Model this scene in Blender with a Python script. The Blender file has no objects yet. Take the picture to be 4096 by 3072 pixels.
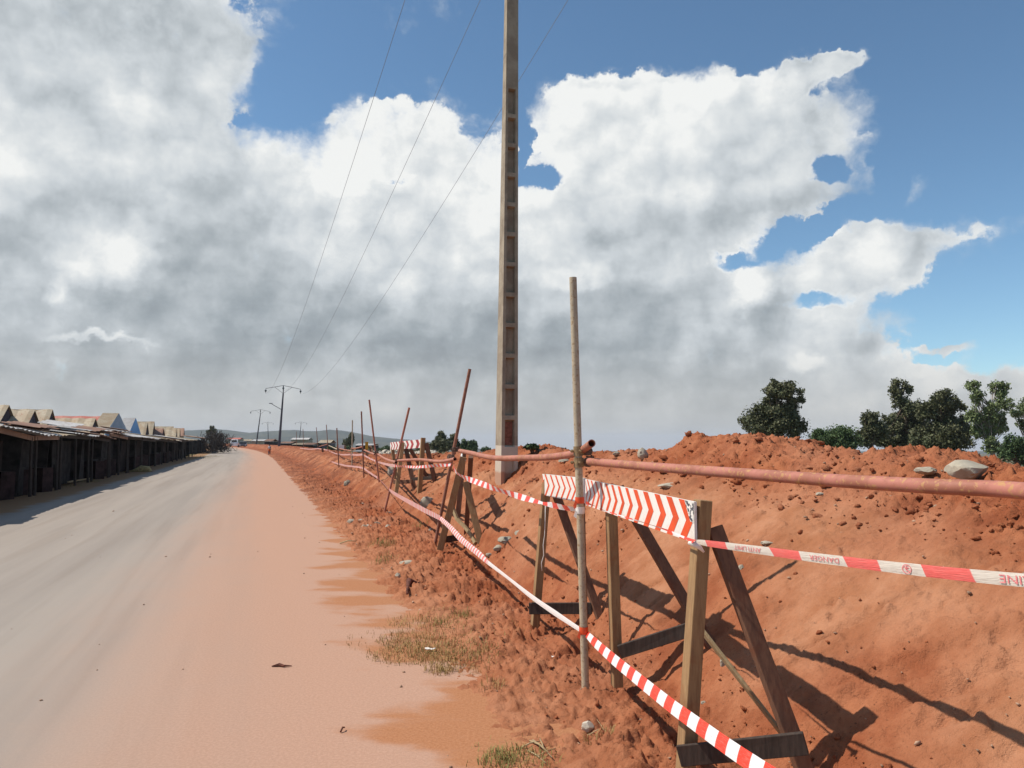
import bpy, math, random
import numpy as np
from mathutils import Vector, Matrix
random.seed(7); R = math.radians
SC = bpy.context.scene; COL = SC.collection
# ------------------------------------------------------------------ camera
EYE = 1.6; F = 760.0; PITCH = math.atan(57 / 760)
cd = bpy.data.cameras.new('camera'); cam = bpy.data.objects.new('camera', cd); COL.objects.link(cam)
cam.location = (0, 0, EYE); cam.rotation_euler = (math.pi / 2 + PITCH, 0, 0)
cd.sensor_width = 36; cd.lens = 36 * F / 1024; cd.clip_start = 0.05; cd.clip_end = 30000
SC.camera = cam
# ------------------------------------------------------------------ sun, sky, exposure
SUN_EL = R(53); SX, SY = -0.9988, 0.05            # horizontal direction towards the sun
SUND = Vector((SX * math.cos(SUN_EL), SY * math.cos(SUN_EL), math.sin(SUN_EL)))
sl = bpy.data.lights.new('sun', 'SUN'); sl.energy = 5.0; sl.angle = R(0.53); sl.color = (1, 0.93, 0.83)
sun = bpy.data.objects.new('sun', sl); COL.objects.link(sun)
sun.rotation_euler = SUND.to_track_quat('Z', 'Y').to_euler()
SC.view_settings.view_transform = 'Standard'; SC.view_settings.look = 'None'
SC.view_settings.exposure = 0.02; SC.view_settings.gamma = 1.0; SC.view_settings.use_curve_mapping = False
SC.cycles.max_bounces = 5; SC.cycles.diffuse_bounces = 3; SC.cycles.glossy_bounces = 2
SC.cycles.volume_bounces = 0; SC.cycles.transparent_max_bounces = 8

# cloud cover (0 to 10) and cloud brightness (0 to 20) in rows of 2.25 degrees of elevation,
# columns of 2.5 degrees of azimuth from -38.75 (west of the road) to +38.75
SKY = [
([10,10,10,10,10,10,10,10,10,10,10,10,10,10,10,10,10,10,10,10,10,10,10,10,10,10,10,10,10,10,10,10], [13,13,13,13,13,13,13,13,13,13,13,13,13,13,13,13,13,13,13,13,13,13,13,13,14,14,14,14,14,14,14,14]),
([10,10,10,10,10,10,10,10,10,10,10,10,10,10,10,10,10,10,10,10,10,10,10,10,10,10,10,10,10,8,8,8], [10,10,10,11,11,11,10,10,12,13,13,13,13,13,13,13,13,13,12,12,11,11,11,13,14,15,16,17,16,15,14,14]),
([10,10,10,10,10,10,10,10,10,10,10,10,10,10,10,10,10,10,10,10,10,10,10,10,10,10,8,5,4,3,2,2], [11,11,10,10,10,11,9,8,9,10,12,13,11,10,9,11,12,10,9,7,6,7,8,12,14,14,13,16,13,12,12,11]),
([10,10,10,10,10,10,10,10,10,10,10,10,10,10,10,10,10,10,10,10,10,10,10,10,10,10,6,1,1,0,0,0], [7,7,8,11,12,11,7,7,7,8,9,10,7,5,5,7,8,8,8,7,7,8,11,12,14,14,12,11,11,11,11,11]),
([10,10,10,10,10,10,10,10,10,10,10,10,10,10,10,10,10,10,10,10,10,10,10,10,9,9,5,1,0,0,0,0], [9,9,10,12,10,9,8,8,8,10,9,9,9,8,8,7,9,11,11,9,11,13,13,12,15,16,14,11,11,11,11,11]),
([10,10,10,10,10,10,10,10,10,10,10,10,10,10,10,10,10,10,10,10,10,10,8,10,8,10,9,6,1,1,1,2], [9,9,10,16,17,13,9,9,10,14,14,13,14,12,11,10,12,14,12,10,12,14,17,16,16,16,15,12,11,11,11,11]),
([10,10,10,10,10,10,10,10,10,10,10,10,10,10,10,10,10,10,10,10,10,10,8,6,3,7,9,9,6,3,3,3], [13,12,12,14,17,16,10,9,10,13,16,16,16,16,15,14,15,16,15,13,11,12,15,14,13,16,16,15,13,11,11,11]),
([10,10,10,10,10,10,10,10,10,10,10,10,10,10,10,10,10,10,10,10,10,10,10,8,8,6,5,4,5,3,2,2], [18,18,15,13,11,10,11,9,9,12,17,18,18,19,19,18,17,17,16,15,14,13,11,11,11,11,11,12,12,11,11,11]),
([10,10,10,10,10,10,10,10,10,10,10,10,10,10,10,10,8,9,10,10,10,10,10,10,10,5,5,1,1,0,0,0], [20,20,18,15,13,13,14,13,16,18,19,19,19,20,20,20,19,19,19,18,17,16,15,15,13,11,12,11,11,11,11,11]),
([10,10,10,10,10,10,10,10,8,6,8,8,9,10,9,7,6,8,10,10,10,10,10,10,10,8,4,0,0,0,0,0], [16,17,19,18,18,16,15,16,18,20,20,20,19,19,19,20,20,20,19,19,18,18,17,16,16,14,13,11,11,11,11,11]),
([10,10,10,10,10,10,10,9,1,2,6,8,9,9,6,4,7,10,10,10,10,10,10,10,10,7,2,0,0,0,0,0], [13,14,14,16,19,19,15,17,13,14,20,20,20,20,19,20,20,19,18,18,19,18,16,16,16,14,12,11,11,11,11,11]),
([9,9,9,9,9,9,9,9,3,0,0,1,2,3,1,1,5,9,10,10,10,9,9,7,7,5,2,0,0,0,0,0], [11,11,12,14,16,14,13,13,11,11,11,12,13,14,14,14,17,20,19,19,18,18,18,16,15,13,11,11,11,11,11,11]),
([9,9,9,9,8,8,9,9,5,1,0,0,0,0,0,0,1,1,1,1,0,0,0,0,1,0,0,0,0,0,0,0], [11,11,13,13,12,11,9,10,11,11,11,11,11,11,11,11,12,13,12,12,11,11,11,11,11,11,11,11,11,11,11,11]),
([9,9,9,9,9,9,9,8,5,2,0,1,2,3,2,1,0,0,0,0,0,0,0,0,0,0,0,0,0,0,0,0], [11,11,13,13,12,11,11,11,11,11,11,11,11,11,11,11,11,11,11,11,11,11,11,11,11,11,11,11,11,11,11,11]),
([9,9,9,9,9,9,9,7,5,2,1,2,3,4,2,1,0,0,0,0,0,0,0,0,0,0,0,0,0,0,0,0], [11,11,13,13,12,11,11,11,11,11,11,11,11,11,11,11,11,11,11,11,11,11,11,11,11,11,11,11,11,11,11,11]),
]
FEAT = [  # azimuth, elevation, half sizes (degrees), cover, brightness
(23.1,18.6,1.0,0.8,-1.10,0.00), (2.2,19.6,1.7,0.7,-1.10,0.00), (0.7,22.1,0.6,1.9,-0.90,0.00), (-8.7,19.4,1.2,0.3,-0.50,0.00), (23.4,24.9,2.7,0.8,0.75,0.10), (17.7,11.5,1.6,1.3,0.10,0.40), (21.4,5.5,1.2,0.7,0.10,0.40), (-28.1,12.1,2.9,1.4,0.00,0.22), (4.7,12.3,2.7,1.0,0.00,0.25), (-28.8,6.8,2.7,0.3,0.00,0.40), (29.8,6.1,1.7,0.5,0.50,-0.10), (16.8,13.4,2.1,0.5,-0.50,0.00), (21.1,14.1,2.4,0.7,-0.75,0.00), (24.5,15.4,2.1,0.9,-0.55,0.00), (26.9,17.4,1.0,2.3,-0.60,0.00), (25.3,12.8,3.2,1.3,0.30,0.10), (22.2,9.8,1.7,0.6,-0.60,0.00), (32.0,3.6,3.7,0.8,0.40,0.25), (28.9,4.5,1.7,0.5,0.30,0.20), (-31.0,9.7,0.7,0.9,0.00,0.25), (-9.0,23.2,4.6,0.7,0.10,0.15), (14.3,24.4,9.0,0.9,0.10,0.12), (-12.3,19.2,3.4,1.2,0.10,0.20), (-15.2,17.3,2.2,1.5,0.00,-0.10), (-13.9,22.8,0.6,0.5,0.30,0.00), (30.8,15.2,3.6,1.4,-0.42,0.00), (9.7,10.4,3.7,1.5,0.00,-0.08), 
]
world = bpy.data.worlds.new("World"); SC.world = world; world.use_nodes = True
NT = world.node_tree; NT.nodes.clear()
class NG:
    """small helper to write node graphs"""
    def __init__(s, nt): s.nt = nt
    def n(s, t, **k):
        nd = s.nt.nodes.new(t)
        for a, b in k.items(): setattr(nd, a, b)
        return nd
    def l(s, a, b): s.nt.links.new(a, b)
    def inp(s, nd, i, v):
        if v is None: return
        if isinstance(v, bpy.types.NodeSocket): s.l(v, nd.inputs[i])
        else: nd.inputs[i].default_value = v
    def m(s, op, a, b=None, c=None, clamp=False):
        nd = s.n('ShaderNodeMath', operation=op, use_clamp=clamp)
        s.inp(nd, 0, a); s.inp(nd, 1, b); s.inp(nd, 2, c); return nd.outputs[0]
    def v(s, op, a, b=None, c=None, out=0):
        nd = s.n('ShaderNodeVectorMath', operation=op)
        s.inp(nd, 0, a); s.inp(nd, 1, b)
        if c is not None: s.inp(nd, 2, c)
        return nd.outputs[out]
    def scale(s, a, f):
        nd = s.n('ShaderNodeVectorMath', operation='SCALE'); s.inp(nd, 0, a); s.inp(nd, 'Scale', f); return nd.outputs[0]
    def noise(s, vec, scale, detail=4, rough=0.5, dist=0.0, color=False, lac=2.0):
        nd = s.n('ShaderNodeTexNoise'); s.inp(nd, 'Vector', vec); s.inp(nd, 'Scale', scale); s.inp(nd, 'Detail', detail)
        s.inp(nd, 'Roughness', rough); s.inp(nd, 'Distortion', dist); s.inp(nd, 'Lacunarity', lac)
        return nd.outputs['Color' if color else 0]
    def mr(s, v, a, b, c=0.0, d=1.0, smooth=True):
        nd = s.n('ShaderNodeMapRange'); nd.interpolation_type = 'SMOOTHSTEP' if smooth else 'LINEAR'; nd.clamp = True
        s.inp(nd, 0, v); s.inp(nd, 1, a); s.inp(nd, 2, b); s.inp(nd, 3, c); s.inp(nd, 4, d); return nd.outputs[0]
    def mix(s, f, a, b, mode='MIX'):
        nd = s.n('ShaderNodeMix', data_type='RGBA', blend_type=mode)
        s.inp(nd, 0, f)
        for i, x in ((6, a), (7, b)):
            if isinstance(x, tuple) and len(x) == 3: x = (*x, 1)
            s.inp(nd, i, x)
        return nd.outputs[2]
    def ramp(s, f, stops, interp='LINEAR'):
        nd = s.n('ShaderNodeValToRGB'); cr = nd.color_ramp; cr.interpolation = interp
        while len(cr.elements) < len(stops): cr.elements.new(0.5)
        for e, (p, c) in zip(cr.elements, stops):
            e.position = p; e.color = (*c, 1) if len(c) == 3 else c
        s.inp(nd, 0, f); return nd.outputs[0]
def build_world():
    g = NG(NT)
    tc = g.n('ShaderNodeTexCoord'); d = tc.outputs['Generated']
    sky = g.n('ShaderNodeTexSky'); sky.sky_type = 'NISHITA'; sky.sun_disc = False
    sky.sun_elevation = SUN_EL; sky.sun_rotation = math.atan2(SX, SY); sky.altitude = 1300
    sky.air_density = 1.0; sky.dust_density = 0.6; sky.ozone_density = 1.6
    # billowy warp of the view direction: large soft puffs and small crisp ones
    n1 = g.noise(d, 9.0, 4, 0.55, color=True)
    n2 = g.noise(d, 38.0, 4, 0.6, color=True)
    w = g.v('ADD', g.scale(g.v('SUBTRACT', n1, (0.5, 0.5, 0.5)), 0.055), g.scale(g.v('SUBTRACT', n2, (0.5, 0.5, 0.5)), 0.034))
    ds = g.v('ADD', d, g.scale(g.v('SUBTRACT', n2, (0.5, 0.5, 0.5)), 0.012))
    dw = g.v('ADD', d, w)
    sp = g.n('ShaderNodeSeparateXYZ'); g.l(dw, sp.inputs[0])
    az = g.m('ARCTAN2', sp.outputs[0], sp.outputs[1])
    z = g.m('MINIMUM', g.m('MAXIMUM', sp.outputs[2], -0.99), 0.99)
    row = g.m('MULTIPLY', g.m('ARCSINE', z), 1 / R(2.25))
    fac = g.m('MULTIPLY_ADD', az, 1 / R(77.5), 0.5)
    acc = None
    for k, (cs, bs) in enumerate(SKY):
        st = [(i / 31, (cs[i] / 10, bs[i] / 20, 0)) for i in range(32)]
        col = g.ramp(fac, st, 'CARDINAL')
        if k == 0: wt = g.m('SUBTRACT', 1.0, row, clamp=True)
        else: wt = g.m('SUBTRACT', 1.0, g.m('ABSOLUTE', g.m('SUBTRACT', row, float(k))), clamp=True)
        term = g.scale(col, wt)
        acc = term if acc is None else g.v('ADD', acc, term)
    pr = g.n('ShaderNodeCombineXYZ'); g.l(g.m('MULTIPLY', az, 180 / math.pi), pr.inputs[0]); g.l(g.m('MULTIPLY', row, 2.25), pr.inputs[1])
    for (fa, fe, wa, we, dc, db) in FEAT:               # single clouds and gaps
        q = g.v('LENGTH', g.v('MULTIPLY', g.v('SUBTRACT', pr.outputs[0], (fa, fe, 0)), (1 / wa, 1 / we, 0)), out=1)
        acc = g.v('MULTIPLY_ADD', (dc, db, 0), g.mr(q, 0.35, 1.5, 1, 0), acc)
    s2 = g.n('ShaderNodeSeparateXYZ'); g.l(acc, s2.inputs[0])
    # outside the mapped sector: ordinary broken cumulus
    gn = g.noise(d, 3.2, 6, 0.55); inside = g.m('MULTIPLY', g.mr(g.m('ABSOLUTE', az), R(37), R(44), 1, 0),
                                               g.mr(row, 13.2, 15.5, 1, 0))
    cov = g.m('ADD', g.m('MULTIPLY', s2.outputs[0], inside), g.m('MULTIPLY', g.mr(gn, 0.50, 0.66), g.m('SUBTRACT', 1.0, inside)))
    bri = g.m('ADD', g.m('MULTIPLY', s2.outputs[1], inside), g.m('MULTIPLY', g.mr(gn, 0.4, 0.75, 0.8, 0.45), g.m('SUBTRACT', 1.0, inside)))
    fine = g.noise(ds, 22.0, 8, 0.64)
    wisp = g.noise(g.v('MULTIPLY', d, (1, 1, 2.2)), 7.0, 6, 0.6)
    vo = g.n('ShaderNodeTexVoronoi', feature='F1'); g.inp(vo, 'Vector', ds); g.inp(vo, 'Scale', 19.0)
    vd = vo.outputs['Distance']; lobe = g.m('SUBTRACT', 0.24, g.m('MULTIPLY', vd, vd))
    cf = g.m('ADD', g.m('MULTIPLY_ADD', cov, 1.4, -0.12), g.m('ADD', g.m('MULTIPLY', g.m('SUBTRACT', fine, 0.5), 1.15), g.m('MULTIPLY', lobe, 0.5)))
    soft = g.mr(cf, 0.22, 0.98, 0, 1)
    hard = g.mr(cf, 0.50, 0.68, 0, 1)
    sel = g.mr(wisp, 0.45, 0.6)                       # some edges crisp, some dissolving
    alpha = g.m('ADD', g.m('MULTIPLY', hard, sel), g.m('MULTIPLY', soft, g.m('SUBTRACT', 1.0, sel)))
    puff = g.noise(ds, 7.5, 8, 0.55)
    puff2 = g.noise(g.v('ADD', ds, (0.012, -0.004, -0.018)), 7.5, 8, 0.55)
    relief = g.m('MULTIPLY', g.m('SUBTRACT', puff, puff2), 1.5)     # puffs turned to the sun against their undersides
    b2 = g.m('ADD', bri, g.m('ADD', relief, g.m('MULTIPLY', g.m('SUBTRACT', puff, 0.5), 0.34)))
    lay = g.noise(g.v('MULTIPLY', ds, (1, 1, 4.5)), 8.0, 6, 0.55)
    b2 = g.m('ADD', b2, g.m('MULTIPLY', g.m('SUBTRACT', lay, 0.5), g.mr(row, 1.0, 8.0, 0.50, 0.25)))
    b2 = g.m('ADD', g.m('MULTIPLY_ADD', b2, 1.10, -0.14), g.m('ADD', g.mr(cf, 0.6, 1.15, 0.26, 0.0), g.m('MULTIPLY', lobe, g.mr(bri, 0.3, 0.8, 0.08, 0.42))))
    cc = g.ramp(b2, [(0.0, (2.3, 2.6, 2.85)), (0.2, (2.85, 3.2, 3.45)), (0.42, (3.75, 4.1, 4.35)), (0.62, (4.8, 5.15, 5.4)),
                     (0.82, (5.9, 6.15, 6.25)), (1.0, (7.1, 7.2, 7.1))])
    # towards the horizon clouds lose contrast in the air
    sz = g.n('ShaderNodeSeparateXYZ'); g.l(d, sz.inputs[0])
    hz = g.mr(sz.outputs[2], -0.02, 0.15, 0.8, 0.0)
    cc = g.mix(hz, cc, (4.0, 3.95, 3.7))
    tint = g.mix(1.0, sky.outputs[0], (0.86, 1.04, 1.05), 'MULTIPLY')
    out = g.mix(alpha, tint, cc)
    bg = g.n('ShaderNodeBackground'); g.l(out, bg.inputs[0]); bg.inputs[1].default_value = 0.125
    o = g.n('ShaderNodeOutputWorld'); g.l(bg.outputs[0], o.inputs[0])
build_world()
world.cycles.sampling_method = 'MANUAL'; world.cycles.sample_map_resolution = 256
# ------------------------------------------------------------------ rays through the photograph's points, for measuring
def ray(u, v):
    a = (u - 512) / F; b = (384 - v) / F
    return a, math.cos(PITCH) - b * math.sin(PITCH), math.sin(PITCH) + b * math.cos(PITCH)
def W(u, v, d):
    x, y, z = ray(u, v); t = d / y; return Vector((x * t, d, EYE + z * t))
def V(u, v, p, q):
    """where the ray meets the upright plane through p and q"""
    x, y, z = ray(u, v); dx, dy = q[0] - p[0], q[1] - p[1]
    t = (p[0] * dy - p[1] * dx) / (x * dy - y * dx); return Vector((x * t, y * t, EYE + z * t))
# ------------------------------------------------------------------ lie of the land
def pa(x, y): return 0.949 * x + 0.316 * y, -0.316 * x + 0.949 * y
def xy(p, a): return 0.949 * p - 0.316 * a, 0.316 * p + 0.949 * a
def bend(a): return -3.2e-4 * np.maximum(np.asarray(a, float) - 62, 0) ** 2 * (np.asarray(a) < 260) - (np.asarray(a) >= 260) * (12.5 + 0.127 * (np.asarray(a, float) - 260))
TOE = ([0, 3, 4.5, 7, 10, 20, 40, 400], [2.05, 2.0, 2.25, 2.6, 2.75, 2.7, 2.7, 2.9])
CR = 4.45
_cr = [(1060, 462), (1024, 461), (1005, 463), (988, 468), (954, 459), (937, 454), (904, 448), (882, 444), (868, 447), (848, 447), (819, 452),
       (805, 446), (785, 445), (768, 438), (751, 435), (716, 433), (690, 436.5), (667, 447), (650, 450), (620, 450), (600, 451), (575, 450), (555, 449),
       (542, 448), (530, 446), (518, 447), (491, 450), (479, 454), (460, 452.5), (438, 454), (415, 455), (391, 456), (352, 454), (312, 449)]
_ca, _cz = [], []
for u_, v_ in _cr:
    x_, y_, z_ = ray(u_, v_); t_ = CR / (0.949 * x_ + 0.316 * y_)
    _ca.append(-0.316 * x_ * t_ + 0.949 * y_ * t_); _cz.append(EYE + z_ * t_)
_ca += [120, 300]; _cz += [0.9, 0.7]
def terr(x, y):
    """height of the earth heap and shoulder (without clods)"""
    x = np.asarray(x, float); y = np.asarray(y, float)
    p, a = pa(x, y); p = p - bend(a)
    toe = np.interp(a, *TOE); zc = np.interp(a, _ca, _cz)
    t = (p - toe) / (CR - toe)
    up = np.clip(t, 0, 1); prof = 0.12 * up + 0.88 * up * (1.42 - 0.42 * up) * np.clip(up * 7, 0, 1) ** 0.6
    e = np.clip((1 - up) / 0.12, 0, 1); prof = np.where(up > 0.88, prof - 0.012 * (1 - e) ** 2, prof)
    back = np.clip((p - CR - 0.35) / 3.0, 0, 1); back = back * back * (3 - 2 * back)
    z = prof * zc * (1 - back)
    sh = np.clip((p - 1.0) / 1.0, 0, 1); z = z + 0.05 * sh * (1 - back)
    z = z - 0.22 * np.exp(-((x + 0.22) ** 2 / 0.25 + (y - 12.25) ** 2 / 0.6))
    return z - 0.02 - 0.07 * np.clip((t - 0.55) / 0.3, 0, 1) - 0.02 * np.clip(t / 0.3, 0, 1)
def G(u, v, dz=0.0):
    """where the ray through (u, v) meets the land"""
    x, y, z = ray(u, v); ts = np.exp(np.linspace(math.log(1.5), math.log(400), 6000))
    h = EYE + z * ts - (terr(x * ts, y * ts) + dz)
    i = int(np.argmax(h < 0)) if (h < 0).any() else len(ts) - 1
    t = ts[i]; return Vector((x * t, y * t, EYE + z * t))
def gz(x, y): return float(terr(x, y))
# numpy gradient noise
_rs = np.random.RandomState(11); _perm = _rs.permutation(256); _perm = np.concatenate([_perm, _perm, _perm]); _gr = _rs.rand(256) * 2 * np.pi
_gx, _gy = np.cos(_gr), np.sin(_gr)
def pn(x, y):
    xi = np.floor(x).astype(int); yi = np.floor(y).astype(int); fx = x - xi; fy = y - yi
    def g(ix, iy, dx, dy):
        h = _perm[_perm[ix & 255] + (iy & 255)]; return _gx[h] * dx + _gy[h] * dy
    u = fx * fx * fx * (fx * (fx * 6 - 15) + 10); v = fy * fy * fy * (fy * (fy * 6 - 15) + 10)
    a = g(xi, yi, fx, fy); b = g(xi + 1, yi, fx - 1, fy); c = g(xi, yi + 1, fx, fy - 1); d = g(xi + 1, yi + 1, fx - 1, fy - 1)
    return (a + (b - a) * u) * (1 - v) + (c + (d - c) * u) * v
def clod(x, y, n, f, s=0.0):
    """lumpy noise: rounded bumps with creases between"""
    o = 0; amp = 1.0
    for i in range(n):
        o = o + amp * (0.35 - np.abs(pn(x * f + 17.3 * i + s, y * f - 9.1 * i + s))); amp *= 0.55; f *= 2.1
    return o
# ------------------------------------------------------------------ objects
def tag(o, label=None, cat=None, group=None, kind=None):
    if label: o['label'] = label
    if cat: o['category'] = cat
    if group: o['group'] = group
    if kind: o['kind'] = kind
    return o
WL = {}
def empty(name, loc, label=None, cat=None, group=None):
    o = bpy.data.objects.new(name, None); o.empty_display_size = 0.2; COL.objects.link(o)
    o.location = loc; WL[o.name] = Vector(loc); tag(o, label, cat, group); return o
class MB:
    def __init__(s): s.v = []; s.f = []; s.m = []; s.uv = {}
    def add(s, vs, fs, mi=0, uvs=None):
        b = len(s.v); s.v += [tuple(x) for x in vs]
        for k, f in enumerate(fs):
            if uvs: s.uv[len(s.f)] = uvs[k]
            s.f.append(tuple(b + i for i in f)); s.m.append(mi)
        return s
    def beam(s, p, q, w, h, ref=(0, 0, 1), mi=0, j=0.0, w2=None, h2=None):
        """bar from p to q, w wide across ref, h along ref"""
        p = Vector(p); q = Vector(q); d = (q - p).normalized(); r = Vector(ref); r = (r - d * r.dot(d))
        if r.length < 1e-4: r = Vector((1, 0, 0)) - d * d.x
        r.normalize(); c = d.cross(r)
        w2 = w if w2 is None else w2; h2 = h if h2 is None else h2
        vs = []
        for e, ww, hh in ((p, w, h), (q, w2, h2)):
            for a, b in ((-1, -1), (1, -1), (1, 1), (-1, 1)):
                vs.append(e + c * (a * ww / 2 + random.uniform(-j, j)) + r * (b * hh / 2 + random.uniform(-j, j)))
        return s.add(vs, [(0, 3, 2, 1), (4, 5, 6, 7), (0, 1, 5, 4), (1, 2, 6, 5), (2, 3, 7, 6), (3, 0, 4, 7)], mi)
    def box(s, c, sx, sy, sz, rz=0.0, mi=0):
        c = Vector(c); a = Vector((math.cos(rz), math.sin(rz), 0)) * sx / 2; b = Vector((-math.sin(rz), math.cos(rz), 0)) * sy / 2; z = Vector((0, 0, sz / 2))
        vs = [c + i * a + j * b + k * z for k in (-1, 1) for i, j in ((-1, -1), (1, -1), (1, 1), (-1, 1))]
        return s.add(vs, [(0, 3, 2, 1), (4, 5, 6, 7), (0, 1, 5, 4), (1, 2, 6, 5), (2, 3, 7, 6), (3, 0, 4, 7)], mi)
    def tube(s, pts, r, seg=14, mi=0, hollow=0.0, caps=True):
        pts = [Vector(p) for p in pts]; n = len(pts); rr = r if isinstance(r, (list, tuple)) else [r] * n
        vs = []; up = Vector((0, 0, 1))
        d0 = (pts[1] - pts[0]).normalized()
        if abs(d0.z) > 0.9: up = Vector((1, 0, 0))
        for i, p in enumerate(pts):
            d = (pts[min(i + 1, n - 1)] - pts[max(i - 1, 0)]).normalized()
            a = d.cross(up).normalized(); b = a.cross(d)
            for k in range(seg):
                t = 2 * math.pi * k / seg; vs.append(p + (a * math.cos(t) + b * math.sin(t)) * rr[i])
        fs = [(i * seg + k, i * seg + (k + 1) % seg, (i + 1) * seg + (k + 1) % seg, (i + 1) * seg + k) for i in range(n - 1) for k in range(seg)]
        if hollow:
            m = len(vs)
            for e, sgn in ((0, 1), (n - 1, -1)):
                d = (pts[1] - pts[0]).normalized() if e == 0 else (pts[-1] - pts[-2]).normalized()
                o = len(vs)
                for k in range(seg):
                    q = Vector(vs[e * seg + k]) - pts[e]; vs.append(pts[e] + q * hollow)
                for k in range(seg):
                    q = Vector(vs[e * seg + k]) - pts[e]; vs.append(pts[e] + q * hollow + d * sgn * rr[e] * 6)
                for k in range(seg):
                    k2 = (k + 1) % seg
                    fs.append((e * seg + k, o + k, o + k2, e * seg + k2)); fs.append((o + k, o + seg + k, o + seg + k2, o + k2))
                fs.append(tuple(o + seg + k for k in range(seg)))
        elif caps:
            fs.append(tuple(reversed(range(seg)))); fs.append(tuple((n - 1) * seg + k for k in range(seg)))
        return s.add(vs, fs, mi)
    def build(s, name, mats, parent=None, smooth=False, bevel=0.0, auto=None):
        if not isinstance(mats, (list, tuple)): mats = [mats]
        off = Vector((0, 0, 0)); me = bpy.data.meshes.new(name)
        o = bpy.data.objects.new(name, me); COL.objects.link(o)
        if parent is not None: o.parent = parent; off = WL.get(parent.name, Vector((0, 0, 0)))
        else:
            n = len(s.v); off = Vector((sum(v[0] for v in s.v) / n, sum(v[1] for v in s.v) / n, min(v[2] for v in s.v)))
            o.location = off
        WL[o.name] = Vector(off)
        me.from_pydata([(v[0] - off[0], v[1] - off[1], v[2] - off[2]) for v in s.v], [], s.f)
        for m in mats: me.materials.append(m)
        if len(mats) > 1: me.polygons.foreach_set('material_index', s.m)
        if s.uv:
            ul = me.uv_layers.new(name='UVMap')
            for fi, uvs in s.uv.items():
                for li, uv in zip(me.polygons[fi].loop_indices, uvs): ul.data[li].uv = uv
        me.validate(); 
        if smooth: me.polygons.foreach_set('use_smooth', [True] * len(me.polygons))
        me.update()
        if smooth and auto: 
            me.set_sharp_from_angle(angle=R(auto))
        if bevel:
            b = o.modifiers.new('bevel', 'BEVEL'); b.width = bevel; b.segments = 2; b.limit_method = 'ANGLE'; b.angle_limit = R(40)
        return o
# ------------------------------------------------------------------ materials
def mat(name, fn, rough=0.9, spec=0.2):
    m = bpy.data.materials.new(name); m.use_nodes = True; nt = m.node_tree; nt.nodes.clear(); g = NG(nt)
    bs = g.n('ShaderNodeBsdfPrincipled'); o = g.n('ShaderNodeOutputMaterial'); g.l(bs.outputs[0], o.inputs[0])
    bs.inputs['Roughness'].default_value = rough; bs.inputs['Specular IOR Level'].default_value = spec
    fn(g, bs); return m
def setc(g, bs, c): g.inp(bs, 'Base Color', (*c, 1) if isinstance(c, tuple) and len(c) == 3 else c)
def bump(g, bs, h, s=0.5, dist=0.01):
    b = g.n('ShaderNodeBump'); g.inp(b, 'Height', h); b.inputs['Strength'].default_value = s; b.inputs['Distance'].default_value = dist
    g.l(b.outputs[0], bs.inputs['Normal'])
def pos(g): return g.n('ShaderNodeNewGeometry').outputs['Position']
def obj(g): return g.n('ShaderNodeTexCoord').outputs['Object']
def wood(name, c1, c2, sc=18):
    def f(g, bs):
        o = obj(g); n = g.noise(g.v('MULTIPLY', o, (1, 1, 0.12)), sc * 3, 6, 0.65); k = g.noise(o, 7, 4, 0.6)
        c = g.mix(g.mr(n, 0.35, 0.65), c1, c2); c = g.mix(g.mr(k, 0.5, 0.72, 0, 0.6), c, (c1[0] * 0.8, c1[1] * 0.5, c1[2] * 0.4))
        setc(g, bs, c); bump(g, bs, n, 0.4, 0.004)
    return mat(name, f, 0.8, 0.3)
def flat(name, c, rough=0.85, var=0.25, sc=6, spec=0.2, bmp=0.0):
    def f(g, bs):
        n = g.noise(obj(g), sc, 5, 0.6); lo = tuple(x * (1 - var) for x in c); hi = tuple(min(1, x * (1 + var)) for x in c)
        setc(g, bs, g.mix(g.mr(n, 0.3, 0.7), lo, hi))
        if bmp: bump(g, bs, g.noise(obj(g), sc * 5, 4, 0.6), 0.5, bmp)
    return mat(name, f, rough, spec)
def soil_fn(g, bs, clods=False):
    P = pos(g)
    big = g.noise(P, 0.55, 4, 0.55); mid = g.noise(P, 4.5, 5, 0.6); fin = g.noise(P, 38, 5, 0.65); grit = g.noise(P, 210, 3, 0.6)
    c = g.mix(g.mr(mid, 0.35, 0.68), (0.28, 0.082, 0.035), (0.39, 0.140, 0.064))
    c = g.mix(g.mr(big, 0.45, 0.68, 0, 0.55), c, (0.44, 0.195, 0.11))
    c = g.mix(g.mr(fin, 0.55, 0.75, 0, 0.5), c, (0.16, 0.045, 0.018))
    damp = g.noise(g.v('ADD', P, (7.0, 3.0, 1.0)), 1.7, 6, 0.62); c = g.mix(g.mr(damp, 0.52, 0.66, 0, 0.6), c, (0.215, 0.062, 0.028))
    pit = g.noise(P, 55, 3, 0.6); c = g.mix(g.mr(pit, 0.63, 0.69, 0, 0.75), c, (0.10, 0.032, 0.016))
    c = g.mix(g.mr(grit, 0.62, 0.74, 0, 0.45), c, (0.46, 0.24, 0.13))
    if not clods:
        at = g.n('ShaderNodeAttribute'); at.attribute_name = 'dust'
        c = g.mix(at.outputs['Fac'], c, g.mix(g.mr(mid, 0.3, 0.7), (0.38, 0.160, 0.078), (0.47, 0.225, 0.125)))
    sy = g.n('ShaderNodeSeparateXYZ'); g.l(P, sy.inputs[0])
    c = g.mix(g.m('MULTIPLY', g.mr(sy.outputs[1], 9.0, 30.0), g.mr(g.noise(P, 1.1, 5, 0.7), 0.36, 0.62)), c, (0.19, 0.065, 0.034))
    setc(g, bs, c)
    bump(g, bs, g.m('ADD', g.m('ADD', g.m('MULTIPLY', fin, 0.7), g.m('MULTIPLY', grit, 0.25)), g.m('MULTIPLY', g.noise(P, 85, 4, 0.7), 0.5)), 0.8, 0.022)
M = {}
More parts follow.
